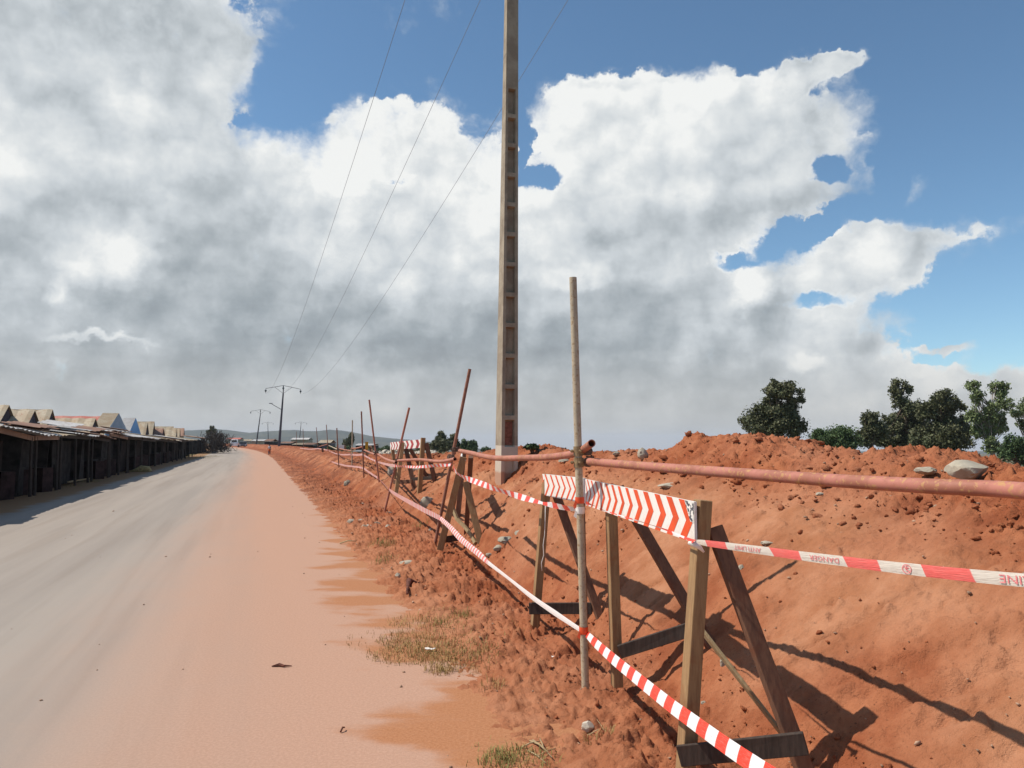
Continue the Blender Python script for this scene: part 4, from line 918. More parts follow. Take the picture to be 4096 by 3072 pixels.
lp = plane([(339, 464), (345, 465.5), (352, 466.4), (358, 467), (363.4, 468.2)], (b7.x, b7.y), (b5.x, b5.y)); tape(lp, [.06] * 5, 0.4, 'tape_pale', 'nearly level lower tape left of the nearly upright post')
lp = plane([(298, 453.4), (306, 455.6), (318, 458.6), (327.6, 460.7), (338.6, 464)], (b9.x - 6, b9.y + 20), (b7.x, b7.y)); tape(lp, [.06] * 5, 0.5, 'tape_pale', 'farthest stretch of the lower tape fading along the bank')
# upper run
lp = plane([(453.5, 466), (455, 470.5), (461, 476), (467.6, 478.8), (482.4, 484), (498, 489.8), (525, 498.2), (542, 503), (551, 504.8), (562, 507.2), (575.7, 509.4), (583, 510.3)], (b2.x, b2.y), (b1.x, b1.y))
tape(lp, [.05, .06, .06, .06, .06, .055, .05, .02, .04, .045, .035, .02], 0.25, 'tape', 'upper twisted tape from the leaning post to the pale post', lambda s: 0.6 * math.sin(3 * s))
lp = plane([(395, 465.8), (403, 466.4), (412, 467), (421, 466.8), (436, 465.6), (451, 464.6)], (b3.x, b3.y), (b2.x, b2.y)); tape(lp, [.045] * 6, 0.28, 'tape', 'upper tape left of the leaning post, crossing the barricade legs', lambda s: 0.6 * math.sin(2 * s))
lp = plane([(375.8, 461.3), (385, 464), (395, 465.8)], (b4.x, b4.y), (b3.x, b3.y)); tape(lp, [.05] * 3, 0.4, 'tape_pale', 'upper tape between the tallest far post and the slanting post')
lp = plane([(362.6, 454.4), (369, 458), (375.6, 461)], (b5.x, b5.y), (b4.x, b4.y)); tape(lp, [.05] * 3, 0.4, 'tape_pale', 'upper tape sloping between the two upright far posts')
lp = plane([(328.2, 450.4), (334, 453), (341.4, 454.6), (351, 454.6), (357, 455), (362.4, 454.4)], (b8.x, b8.y), (b5.x, b5.y)); tape(lp, [.06] * 6, 0.4, 'tape_pale', 'upper tape sagging below the small white board')
lp = plane([(300, 448.2), (310, 449.2), (318, 448.6), (327.8, 450.2)], (b9.x - 6, b9.y + 16), (b8.x, b8.y)); tape(lp, [.07] * 4, 0.5, 'tape_pale', 'farthest stretch of the upper tape')
# ------------------------------------------------------------------ barricades
def font_mesh(txt, size):
    c = bpy.data.curves.new('t', 'FONT'); c.body = txt; c.size = size; c.resolution_u = 2
    o = bpy.data.objects.new('t', c); COL.objects.link(o); dg = bpy.context.evaluated_depsgraph_get(); me = bpy.data.meshes.new_from_object(o.evaluated_get(dg))
    vs = [tuple(v.co) for v in me.vertices]; fs = [tuple(p.vertices) for p in me.polygons]; bpy.data.objects.remove(o); bpy.data.curves.remove(c); bpy.data.meshes.remove(me); return vs, fs
def barricade(label, TL, TR_, h, tips, arms, legs, braces, red='red_paint', th=0.022, chip=False, name='barricade', wood_m='wood'):
    """TL, TR_: upper corners of the board's front face; tips: (s0, s1) stripe spans along the board in metres"""
    TL, TR_ = Vector(TL), Vector(TR_); root = empty(name, Vector(((TL.x + TR_.x) / 2, (TL.y + TR_.y) / 2, gz((TL.x + TR_.x) / 2, (TL.y + TR_.y) / 2))), label, 'barricade', 'wooden chevron barricades')
    L = (TR_ - TL).length; d = (TR_ - TL) / L; dn = Vector((0, 0, -1)); dn = (dn - d * dn.dot(d)).normalized(); n = d.cross(dn)
    if n.dot(Vector((0, 0, EYE)) - TL) < 0: n = -n
    b = MB(); c0 = TL + dn * h / 2 - n * th / 2; c1 = TR_ + dn * h / 2 - n * th / 2; b.beam(c0, c1, h, th, n)
    def P_(s, t, k=.0012): return TL + d * s + dn * t + n * k
    for (s0, s1) in tips:
        for (ta, tb) in ((0, h / 2), (h / 2, h)):
            f = lambda s, t: s - arms * abs(t - h / 2) / (h / 2)
            q = [(max(0, min(L, f(s0, ta))), ta), (max(0, min(L, f(s1, ta))), ta), (max(0, min(L, f(s1, tb))), tb), (max(0, min(L, f(s0, tb))), tb)]
            if q[1][0] - q[0][0] < 1e-4 and q[2][0] - q[3][0] < 1e-4: continue
            b.add([P_(s, t) for s, t in q], [(0, 1, 2, 3)], 1)
    if chip: b.add([P_(s, t, .0018) for s, t in ((L - .11, 0.002), (L - .004, 0.002), (L - .004, h * .52), (L - .045, h * .5))], [(0, 1, 2, 3)], 2)
    b.build('board', [M['white_paint'], M[red], M['chipped']], root)
    for (p, q, w, hh, ref, mm) in legs:
        k = MB(); k.beam(p, q, w, hh, ref, j=.002); k.build('leg', M[mm or wood_m], root, bevel=.004)
    for (p, q, w, hh, ref, mm, nm) in braces:
        k = MB(); k.beam(p, q, w, hh, ref, j=.003); k.build(nm, M[mm], root, bevel=.003)
    return root, d, n
def onplane(us, TL, TR_):
    """distance along the board's top line seen at column u"""
    L = math.hypot(TR_.x - TL.x, TR_.y - TL.y); out = []
    for u in us:
        p = V(u, 490, (TL.x, TL.y), (TR_.x, TR_.y)); out.append(math.hypot(p.x - TL.x, p.y - TL.y) * (1 if (p - TL).dot(TR_ - TL) > 0 else -1))
    return out
# near barricade
TLn, TRn = W(585.2, 479.2, 5.32), W(694.0, 501.8, 3.35)
tipu = [587.9, 591.5, 595.6, 600, 605.2, 611.2, 617.6, 624.6, 632.8, 642.4, 653.4, 665.8, 678.6, 692.4]; wid = [1.1, 1.2, 1.4, 1.6, 1.9, 2.1, 2.3, 2.6, 2.9, 4.0, 4.9, 5.4, 5.9, 6.6]
s1 = onplane(tipu, TLn, TRn); s0 = onplane([u - w for u, w in zip(tipu, wid)], TLn, TRn)
dn_ = (TRn - TLn).normalized(); nn = Vector((-dn_.y, dn_.x, 0)); nn = nn if nn.dot(Vector((1, 0, 0))) > 0 else -nn      # away from the road
def at(b, f): return Vector((b.x, b.y, f))
lf = G(617, 686); lf = W(617, 686, 4.86); rf = W(683.5, 800, 3.36)
ltop = TLn.lerp(TRn, .235) + nn * .05; rtop = TRn + nn * .058 - dn_ * .042
ltop.z = TLn.z - .01; rtop.z = TRn.z + .004
rb = W(812, 790, 3.22); lb = W(724, 668, 4.62)
legs = [(rf, rtop, .082, .06, nn, None), (lf, ltop, .082, .06, nn, None),
        (rb, rtop + nn * .05 - Vector((0, 0, .12)) - dn_ * .005, .045, .068, nn, 'wood_dark'), (lb, ltop + nn * .05 - Vector((0, 0, .02)) - dn_ * .0, .045, .062, nn, 'wood_dark')]
sh_ = dn_ * .045
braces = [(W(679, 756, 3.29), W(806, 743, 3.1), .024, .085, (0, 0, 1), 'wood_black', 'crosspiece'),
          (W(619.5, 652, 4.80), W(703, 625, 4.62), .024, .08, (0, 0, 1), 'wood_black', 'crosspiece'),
          (W(700, 628, 3.55), W(783, 735, 3.35), .03, .014, nn, 'lath', 'brace')]
barricade('near barricade with orange-red chevrons growing wider to the right, chipped end', TLn, TRn, .178, list(zip(s0, s1)), .09, legs, braces, chip=True, th=.012)
# second barricade behind the pale post
TL2, TR2 = W(542.3, 474, 6.45), W(583.2, 478.2, 5.45)
tu = [544.2, 549.6, 555, 560.4, 565.9, 571.3, 576.4, 581.5]; s1 = onplane(tu, TL2, TR2); s0 = onplane([u - 1.5 for u in tu], TL2, TR2)
d2 = (TR2 - TL2).normalized(); n2 = Vector((-d2.y, d2.x, 0)); n2 = n2 if n2.x > 0 else -n2
lf2 = W(534.5, 632, 6.42); lb2 = W(604.5, 630, 6.15); lt2 = TL2 + n2 * .034 + d2 * .03; rt2 = W(580.5, 482, 5.56)
rf2 = W(584.5, 658, 5.4); rb2 = rf2 + (lb2 - lf2) + Vector((0, 0, .06))
barricade('barricade with evenly narrow orange-red chevrons, left of the pale post', TL2, TR2, .176, list(zip(s0, s1)), .10,
          [(lf2, lt2, .075, .06, n2, None), (lb2, lt2 + n2 * .05 - Vector((0, 0, .1)), .045, .065, n2, 'wood_dark'), (rf2, rt2, .04, .045, n2, 'wood_dark')],
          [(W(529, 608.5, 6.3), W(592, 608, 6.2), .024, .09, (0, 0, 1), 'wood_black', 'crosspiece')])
# end-on barricade at the leaning post
D3 = 10.7; ap = W(463.5, 457, D3); fa = W(463.6, 453.6, 12.4)
f1 = W(440, 550, D3); g1 = W(484, 556, D3 - .15); f2 = W(457.6, 514, 12.2); g2 = W(466, 540, 11.6)
root3, d3, n3 = barricade('barricade seen end-on beside the leaning rusty post, its board edge-on', fa + Vector((-.02, 0, 0)), ap + Vector((-.02, 0, 0)), .18, [], .07,
          [(f1, ap, .07, .09, (1, 0, 0), None), (g1, ap + Vector((.03, .03, -.35)), .07, .09, (1, 0, 0), None), (W(457.4, 522, 12.3), fa, .06, .08, (1, 0, 0), 'wood_dark'), (W(465.8, 539, 11.5), ap + Vector((.09, .25, 0)), .09, .07, (1, 0, 0), 'wood_dark')],
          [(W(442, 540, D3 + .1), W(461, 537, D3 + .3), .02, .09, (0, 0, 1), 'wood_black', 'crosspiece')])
k = MB(); k.tube([W(455, 497, 11), W(453, 508, 11), W(457, 519, 10.9), W(465, 527, 10.8), W(471, 535, 10.7), W(475.5, 543, 10.6)], [.03] * 6, 4); k.build('loose_lath', M['lath'], root3)
# dull red chevron barricade
TL4, TR4 = W(390.2, 442.4, 18.2), W(421.6, 439.2, 15.9)
tu = [392.2, 394.8, 397.6, 400.8, 404.4, 408.6, 413.4, 419.4]; s1 = onplane(tu, TL4, TR4); s0 = onplane([392.2 - .9, 394.8 - 1, 397.6 - 1.2, 400.8 - 1.3, 404.4 - 1.5, 408.6 - 1.9, 413.4 - 2.3, 419.4 - 2.8], TL4, TR4)
d4 = (TR4 - TL4).normalized(); n4 = Vector((-d4.y, d4.x, 0)); n4 = n4 if n4.x > 0 else -n4
barricade('farther barricade with dull red chevrons pointing right, at the slanting post', TL4, TR4, .178, list(zip(s0, s1)), .12,
          [(W(419.3, 495, 15.9), TR4 + n4 * .04 + Vector((0, 0, .03)) - d4 * 0.02, .07, .09, n4, None), (W(438, 495, 15.9), TR4 + n4 * .1 - Vector((0, 0, .08)), .05, .09, n4, 'wood_dark'),
           (W(396, 494, 16.4), W(402.8, 443, 17.0), .07, .08, n4, None), (W(415, 492, 16.6), W(406, 449, 17.0), .05, .09, n4, 'wood_dark'), (W(395.8, 479, 18.0), W(392.6, 449, 18.1), .06, .07, n4, None), (W(429, 480, 17), W(410, 449, 16.8), .05, .08, n4, 'wood_dark')],
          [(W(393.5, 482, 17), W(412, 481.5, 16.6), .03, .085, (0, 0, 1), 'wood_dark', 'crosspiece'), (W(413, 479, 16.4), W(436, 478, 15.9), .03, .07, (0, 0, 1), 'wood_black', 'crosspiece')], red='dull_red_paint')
# far barricades
TL5, TR5 = W(337.6, 445, 47), W(344.2, 445, 47)
n5 = Vector((0, 1, 0))
barricade('tiny far barricade with a plain white board', TL5, TR5, .24, [], .1, [(W(341.8, 462.5, 47), TR5 + n5 * .06, .09, .09, n5, None), (W(349.5, 464, 47), TR5 + n5 * .12, .08, .09, n5, None), (W(336.5, 462.5, 50), TL5 + n5 * .06, .09, .09, n5, None)],
          [(W(333.8, 463, 47), W(348, 461, 47), .03, .1, (0, 0, 1), 'wood_black', 'crosspiece')])
TL6, TR6 = W(365.4, 442.4, 32), W(368, 442.4, 32)
barricade('far end-on barricade with a yellow-lit upright board', TL6, TR6, .33, [], .1, [(W(367, 467, 32), W(366.7, 449, 32), .08, .08, (0, 1, 0), None), (W(377.5, 473, 31), W(371.5, 447, 32), .07, .09, (0, 1, 0), 'wood_dark'), (W(374, 464, 33), W(370, 446, 32.4), .07, .08, (0, 1, 0), 'wood_dark')],
          [(W(364.8, 468.5, 31.8), W(385, 470, 31), .05, .17, (0, 0, 1), 'wood_black', 'crosspiece'), (W(366.7, 449.5, 31.9), W(366.7, 441.9, 31.9), .12, .05, (0, -1, 0), 'yellow', 'end_board')])
k = MB(); k.beam(W(324.2, 463, 52), W(322.4, 448.4, 52), .12, .12, (0, 1, 0)); tag(k.build('timber_stake', M['wood_dark']), 'short dark timber stake between two far posts', 'stake')
# hanging string, knots
def lettered():
    p, q = (TRn.x + .02, TRn.y - .05), (1.30, 1.9)
    pix = [(696.6, 541.6), (708, 543.4), (755, 549.6), (810, 557), (870, 564.6), (930, 571.3), (990, 577.4), (1024, 580.4), (1080, 585)]
    pts = plane(pix, p, q)
    def extra(b, fr):
        Ls = [f[4] for f in fr]
        def put(txt, u0, u1, flip, size):
            vs, fs = font_mesh(txt, 1.0); xs = [v[0] for v in vs]; ys = [v[1] for v in vs]; x0, x1, y0, y1 = min(xs), max(xs), min(ys), max(ys)
            la = min(fr, key=lambda f: abs(proj(f[0])[0] - u0))[4]; lb_ = min(fr, key=lambda f: abs(proj(f[0])[0] - u1))[4]; out = []
            for x, y, _ in vs:
                tx = (x - x0) / (x1 - x0); ty = (y - y0) / (y1 - y0) - .5
                if flip: tx = 1 - tx; ty = -ty
                l = la + (lb_ - la) * tx; i = min(range(len(fr)), key=lambda j: abs(Ls[j] - l)); f = fr[i]
                out.append(f[0] + f[1] * (l - f[4]) + f[2] * ty * size * f[5] * (1 if f[2].z > 0 else -1) + f[3] * .0035)
            b.add(out, fs, 1)
        put('LINE', 1001, 1030, True, .62)
        put('ANTI LIMIT', 736, 762, True, .55)
        put('DANGER', 811, 836, True, .5)
        # circled mark
        f = min(fr, key=lambda f: abs(proj(f[0])[0] - 907.5)); R1, R2 = f[5] * .40, f[5] * .33; vs = []; fs = []
        for i in range(24):
            a = 2 * math.pi * i / 24
            for r in (R1, R2): vs.append(f[0] + f[1] * math.cos(a) * r * 1.3 + f[2] * math.sin(a) * r + f[3] * .0035)
        fs = [(2 * i, 2 * ((i + 1) % 24), 2 * ((i + 1) % 24) + 1, 2 * i + 1) for i in range(24)]
        b.add(vs, fs, 1)
        for (x0, y0, x1, y1) in ((-.7, .5, .75, -.75), (-.1, .9, -.05, -.5), (-.05, .35, .6, .3)):
            A_ = f[0] + (f[1] * x0 * 1.2 + f[2] * y0) * R2 + f[3] * .0036; B_ = f[0] + (f[1] * x1 * 1.2 + f[2] * y1) * R2 + f[3] * .0036; t = (B_ - A_).normalized().cross(f[3]) * .0018
            b.add([A_ - t, B_ - t, B_ + t, A_ + t], [(0, 1, 2, 3)], 1)
    P_ = cat_pts(pts, 8); total = sum((P_[i + 1] - P_[i]).length for i in range(len(P_) - 1))
    tape(pts, [.016, .026, .030, .032, .033, .034, .034, .034, .034], 1.0, 'tape_pink', 'upper tape with faint lettering stretched from the near barricade to the right edge', lambda s: 0.0, fold=0.05, extra=extra)
    # measured stripe borders become the UV of the ribbon
    o = bpy.data.objects.get([x.name for x in bpy.data.objects if x.get('label', '').startswith('upper tape with faint lettering')][0])
    me = o.data; ul = me.uv_layers[0]; off = o.location
    bu = [699, 706, 727.5, 775.5, 803, 848, 886.5, 926.5, 976 + 14, 1024 + 60]; val = [0.5, 1.0, 1.5, 2.0, 2.5, 3.0, 3.5, 4.0, 4.5 - .5 + .5, 5.2]
    bu = [690, 707.5, 727, 774.5, 801.5, 848, 881, 926, 975.5, 1060]; val = [0.6, 1.0, 1.5, 2.0, 2.5, 3.0, 3.5, 4.0, 4.5, 5.0]
    for pl_ in me.polygons:
        if pl_.material_index: continue
        for li in pl_.loop_indices:
            v = me.vertices[me.loops[li].vertex_index].co + off; u, _ = proj(v); ul.data[li].uv = (float(np.interp(u, bu, val)), ul.data[li].uv[1])
lettered()
# tape from the pale post to the near barricade's end, running under the board
lp = plane([(586, 502.5), (596, 506.5), (604, 510.5), (640, 521.5), (665, 529.5), (682, 536.5), (694, 541.5)], (TLn.x - .04, TLn.y), (TRn.x - .04, TRn.y))
tape(lp, [.025, .009, .007, .007, .008, .010, .022], 0.3, 'tape', 'thin twisted tape running along the lower edge of the near chevron board', lambda s: 1.0 * math.sin(6 * s))
def wraps():
    for (cv, r_, h_, m, lb) in ((500.5, .029, .02, 'tape', 'red loop of tape knotted round the pale post at board height'), (510, .0285, .022, 'tape_pink', 'pale loop of tape wound round the pale post below the red one'), (630.5, .0285, .022, 'tape', 'red loop of tape round the lower part of the pale post')):
        q = min(np.linspace(0, 1, 500), key=lambda q: abs(proj(b1.lerp(t1, q))[1] - cv)); c = b1.lerp(t1, q); ax = (t1 - b1).normalized(); k = MB()
        k.tube([c - ax * h_, c - ax * h_ * .3, c + ax * h_ * .3, c + ax * h_], [r_, r_ * 1.06, r_ * 1.03, r_], 16, caps=False)
        vs = [c + Vector((-.03, -.02, 0)), c + Vector((-.045, -.03, -.035)), c + Vector((-.025, -.03, -.05)), c + Vector((-.02, -.025, -.01))]; k.add(vs, [(0, 1, 2, 3)])
        o = k.build('tape_knot', M['white_paint'] if m == 'tape_pink' else M['red_paint'], smooth=True); tag(o, lb, 'tape knot')
wraps()
k = MB(); k.tube([W(545.4, 506, 6.33), W(545.2, 520, 6.33), W(544.6, 535, 6.34), W(543.2, 545, 6.34), W(543.8, 555, 6.35), W(541.5, 563, 6.35), W(542, 571, 6.36)], .0035, 5)
tag(k.build('tape_strand', M['white_paint'], smooth=True), 'frayed strand of tape hanging down the left barricade leg', 'tape strand')
for (u, v, d, lb) in ((542.8, 503.5, 6.38, 'bit of tape knotted on the leg of the narrow-chevron barricade'), (695.5, 545, 3.27, 'twisted tape end knotted below the chipped corner of the near board')):
    k = MB(); c = W(u, v, d); r = .012
    k.tube([c + Vector((-.03, 0, .01)), c, c + Vector((.02, 0, -.012)), c + Vector((.035, 0, -.03))], [r * .6, r, r * .8, r * .4], 7); tag(k.build('tape_knot', M['white_paint'], smooth=True), lb, 'tape knot')
# ================================================================== trees
def tree(blobs, d, m, label, n, leaf, name='tree', trunk=None, bark='bark', seed=0, base_z=0.0, shell=0.55, group='trees beyond the heap', depth=0.9):
    """blobs: (u, v, ru, rv) ellipses of the crown as measured, at distance d"""
    rs = np.random.RandomState(seed); s = d / F; cs = []
    for (u, v, ru, rv) in blobs:
        ru *= 1.13; rv *= 1.08
        c = W(u, v, d + rs.uniform(-1, 1) * ru * s * 0.4); cs.append((c, ru * s, rv * s))
    bx = trunk[0] if trunk else sum(b[0] for b in blobs) / len(blobs)
    g0 = W(bx, 445, d); g0.z = base_z or float(gnd(g0.x, g0.y)); base_z = g0.z; root = empty(name, g0, label, 'bush' if name == 'bush' else 'tree', group)
    tot = sum(r * h for _, r, h in cs); vs = []; fs = []
    subs = []
    for c, r, h in cs:                                    # each mass is many smaller clumps with gaps between
        k = max(6, int(60 * (r * h / tot) ** .6 + 8))
        for _ in range(k):
            q = rs.randn(3); q /= np.linalg.norm(q); q *= rs.rand() ** 0.45
            sr = (0.13 + 0.17 * rs.rand()) ; subs.append((np.array([c.x + q[0] * r * .85, c.y + q[1] * r * depth * .85, c.z + q[2] * h * .85]), r * sr * 1.1, h * sr * 1.05 + r * .04, r * h))
    wt = np.array([a * b for _, a, b, _ in subs]) ** .9; wt /= wt.sum(); cnt = rs.multinomial(int(n * 2.0), wt)
    allp = []; 
    for (c, r, h, _), k in zip(subs, cnt):
        q = rs.randn(k, 3); q /= np.linalg.norm(q, axis=1)[:, None]; q *= rs.rand(k, 1) ** .45 * (1 + .5 * (rs.rand(k, 1) < .25)) * 1.1; allp.append(c + q * np.array([r, r, h]))
    Pp = np.concatenate(allp); k = len(Pp)
    a = rs.randn(k, 3); a /= np.linalg.norm(a, axis=1)[:, None]; b = np.cross(a, rs.randn(k, 3)); b /= np.linalg.norm(b, axis=1)[:, None]
    sz = leaf * .58 * (0.5 + rs.rand(k, 1)); a *= sz; b *= sz * .55; Q = np.stack([Pp - a, Pp - b * .9, Pp + a, Pp + b], 1).reshape(-1, 3) - np.array(g0)
    me = bpy.data.meshes.new('crown'); me.vertices.add(4 * k); me.vertices.foreach_set('co', Q.ravel().astype('f4')); me.loops.add(4 * k); me.loops.foreach_set('vertex_index', np.arange(4 * k, dtype='i4'))
    me.polygons.add(k); me.polygons.foreach_set('loop_start', np.arange(0, 4 * k, 4, dtype='i4')); me.materials.append(M[m]); me.update(calc_edges=True)
    o = bpy.data.objects.new('crown', me); COL.objects.link(o); o.parent = root
    t = MB(); mid = cs[0][0] if not trunk else W(trunk[1], trunk[2], d); w = 0.02 * (mid.z - base_z) + .06
    t.tube([g0 - Vector((0, 0, .2)), g0.lerp(mid, .5) + Vector((.15, 0, 0)), mid], [w * 1.1, w * .8, w * .4], 8)
    for (c, r, h, _) in subs[::2]:
        c = Vector(c); st = g0.lerp(mid, rs.uniform(.45, 1.0)); md = st.lerp(c, .5) + Vector((0, 0, -.08 * (c - st).length)); t.tube([st, md, c], [w * .25, w * .14, w * .05], 5)
    t.build('trunk', M[bark], root, smooth=True)
tree([(762, 421, 22, 15), (778, 417, 20, 17), (792, 424, 13, 15), (783, 393, 18, 10), (776, 385, 10, 6), (796, 401, 10, 6), (772, 396, 8, 8)], 48, 'leaf_dark', 'dark leafy tree standing alone with a lopsided top, behind the highest heap', 15000, .13, seed=1, trunk=(778, 780, 425))
tree([(833, 440, 23, 12), (822, 436, 10, 8), (842, 436, 12, 9)], 42, 'leaf_green', 'low rounded green bush between the two tree groups', 6500, .11, 'bush', seed=2)
tree([(870, 419, 9, 9), (874, 431, 12, 11), (862, 440, 8, 9)], 50, 'leaf_dark', 'small tree at the left side of the big tree group', 4500, .12, seed=3)
tree([(900, 391, 11, 12), (908, 408, 14, 12), (896, 428, 15, 14), (903, 444, 22, 9), (913, 420, 14, 14), (884, 438, 12, 9), (922, 436, 12, 12)], 55, 'leaf_dark', 'tall open-topped tree at the left of the big group', 11000, .15, seed=4, trunk=(905, 903, 400))
tree([(941, 400, 15, 12), (938, 418, 20, 14), (948, 436, 24, 16), (926, 440, 18, 14), (955, 408, 10, 10), (940, 455, 24, 9), (962, 430, 12, 16), (925, 412, 9, 10)], 52, 'leaf_dark', 'broad dark tree in the middle of the big group', 17000, .14, seed=5, trunk=(942, 941, 410))
tree([(973, 385, 9, 7), (978, 396, 8, 9), (1000, 388, 10, 9), (1004, 402, 9, 9), (992, 412, 11, 11), (985, 428, 12, 13), (1001, 424, 8, 11), (975, 415, 8, 10), (990, 445, 11, 10)], 46, 'leaf_euc', 'pale green airy eucalyptus with a light trunk, right of the dark trees', 6500, .12, seed=6, trunk=(989, 990, 405), bark='bark_pale', shell=.3)
tree([(1016, 413, 9, 4), (1030, 408, 12, 10), (1022, 425, 6, 6)], 47, 'leaf_euc', 'wispy tree reaching in from the right edge', 2600, .10, seed=7, trunk=(1036, 1030, 415), shell=.2)
tree([(1014, 446, 11, 10), (1026, 452, 14, 12), (1006, 455, 8, 8)], 40, 'leaf_green', 'dark green bush at the right edge of the frame', 5000, .11, 'bush', seed=8)
tree([(969, 461, 9, 5), (981, 463, 8, 4)], 38, 'leaf_green', 'low scrub peeping over the heap beside the large boulder', 1800, .08, 'bush', seed=9)
tree([(440, 441, 7, 9), (444, 446, 7, 7), (434.5, 446, 5, 6)], 88, 'leaf_dark', 'dark rounded tree left of the leaning post top', 4500, .2, seed=10)
tree([(453, 441, 4.5, 7), (456, 447, 5, 6)], 92, 'leaf_dark', 'narrow dark tree touching the leaning post', 2600, .2, seed=11)
tree([(465, 446, 4.5, 6), (473, 446, 5, 6), (469, 450, 8, 5)], 90, 'leaf_green', 'squat tree just right of the leaning post', 3200, .2, seed=12)
tree([(486, 450, 5, 3)], 92, 'leaf_green', 'tiny bush on the skyline left of the concrete pole', 700, .15, 'bush', seed=13)
tree([(532, 446.5, 7, 2.2)], 12.6, 'leaf_green', 'scruffy tuft of weeds on the heap crest right of the concrete pole', 900, .045, 'bush', seed=14, base_z=1.3, trunk=(532, 532, 446))
tree([(212.5, 430, 3.2, 4.2), (209.5, 432, 3, 3)], 165, 'leaf_dark', 'small dark tree above the far end of the stalls', 1800, .25, seed=15)
tree([(351.5, 438, 3, 6), (347, 443, 4.5, 4)], 130, 'leaf_dark', 'dark tree behind the thin greyish post', 2000, .25, seed=16)
tree([(386, 449, 5, 3), (379, 450.5, 4, 2.6), (372, 450, 4, 2.2)], 100, 'leaf_green', 'low green bushes left of the dull red chevron board', 1600, .16, 'bush', seed=17)
tree([(403, 450, 5, 2.5), (421, 448, 5, 4), (429, 449, 4, 4)], 95, 'leaf_green', 'green bush seen under the dull red chevron board', 1600, .16, 'bush', seed=18)
tree([(345, 448, 5, 2.2), (331, 448, 5, 2)], 110, 'leaf_green', 'pale green scrub behind the small white board', 900, .2, 'bush', seed=19)
# brushwood at the far end of the stalls
def brush():
    rs = random.Random(4); b = MB(); c = W(216.5, 450, 100); root = None
    for _ in range(900):
        x = c.x + rs.gauss(0, .65); y = c.y + rs.gauss(0, 1.5); z = rs.uniform(0, 2.6) * (1 - .25 * abs(x - c.x)); d = Vector((rs.gauss(0, .4), rs.gauss(0, .4), rs.uniform(.1, .8)))
        p = Vector((x, y, max(z, 0))); b.beam(p, p + d, .035, .035)
    tag(b.build('brushwood_stack', M['post']), 'shaggy stack of brown brushwood ending the row of stalls', 'brushwood')
brush()
sticks('stick', [(340, 544.5, 356, 544, .012)], 'lath', 'pale stick lying at the road edge beside the stone cluster', 'stick')
grass('grass', [(W(203, 459, 76).x, 76, 1.3, 500, .35, 1.5), (W(198, 461, 70).x, 70, .8, 200, .3, 1.5), (W(85, 483, 30).x, 30.0, .6, 200, .15, 2.0), (W(60, 486, 27).x, 27, .5, 160, .12, 2.0)], M['green_grass'], 'yellow-green grass strip at the foot of the stalls', 8)
# ================================================================== market stalls along the left side
def corr(b, p00, p10, p11, p01, n, amp, mi=0, th=0.012):
    """corrugated sheet on the quad p00-p10 (front edge) p01-p11 (back edge)"""
    p00, p10, p11, p01 = map(Vector, (p00, p10, p11, p01)); nr = (p10 - p00).cross(p01 - p00).normalized(); vs = []
    if nr.z < 0: nr = -nr
    for i in range(n + 1):
        t = i / n; o = nr * amp * math.sin(i * math.pi / 2 * 1.0)
        for e, f in ((p00, p10), (p01, p11)):
            q = e.lerp(f, t) + o; vs += [q, q - nr * th]
    fs = []
    for i in range(n):
        a, c = i * 4, (i + 1) * 4; fs += [(a, c, c + 2, a + 2), (a + 1, a + 3, c + 3, c + 1), (a, a + 1, c + 1, c), (a + 2, c + 2, c + 3, a + 3)]
    fs += [(0, 2, 3, 1), (n * 4, n * 4 + 1, n * 4 + 3, n * 4 + 2)]
    b.add(vs, fs, mi)
def L3(p, a, z): p = p + float(bend(a)); x, y = xy(p, a); return Vector((x, y, z))
PF = -6.35
ORD = ['first', 'second', 'third', 'fourth', 'fifth', 'sixth', 'seventh', 'eighth', 'ninth', 'tenth', 'eleventh', 'twelfth', 'thirteenth', 'fourteenth', 'fifteenth', 'sixteenth', 'seventeenth', 'eighteenth', 'nineteenth']
stalls = [  # a0, a1, front edge height at each end, sheet, look
    (12.5, 17.6, 2.0, 2.02, 'sheet_rust', 'rust-brown roof sheets'),
    (17.7, 21.6, 2.12, 1.98, 'sheet_pale', 'pale rusty roof edge sloping down'),
    (21.7, 25.6, 2.02, 1.76, 'sheet_white', 'bright zinc roof and brown lintel'),
    (25.7, 28.6, 1.78, 1.80, 'sheet_white', 'torn hanging zinc strip'),
    (28.7, 33.6, 1.86, 1.80, 'sheet_white', 'crossed white and rusty sheets'),
    (33.7, 37.6, 1.84, 1.70, 'sheet_rust', 'a rusty low roof'),
    (37.7, 42.6, 1.98, 1.82, 'sheet_white', 'a long pale roof edge'),
    (42.7, 47.6, 1.84, 1.80, 'sheet_white', 'a thin bright roof line'),
    (47.7, 53.6, 1.80, 1.74, 'sheet_white', 'a wavy zinc roof'),
    (53.7, 60.6, 1.80, 1.70, 'sheet_pale', 'a dull pale roof'),
    (60.7, 67.6, 1.72, 1.62, 'sheet_rust', 'sagging rust-coloured sheets'),
    (67.7, 75.6, 1.76, 1.68, 'sheet_white', 'a light roof before the brushwood'),
    (75.7, 85.0, 1.72, 1.70, 'sheet_pale', 'a dim pale roof'),
    (104, 116, 2.0, 1.9, 'sheet_rust', 'a dark roof beyond the brushwood'),
    (117, 131, 2.0, 1.9, 'sheet_pale', 'a tiny pale roof near the white minibus')]
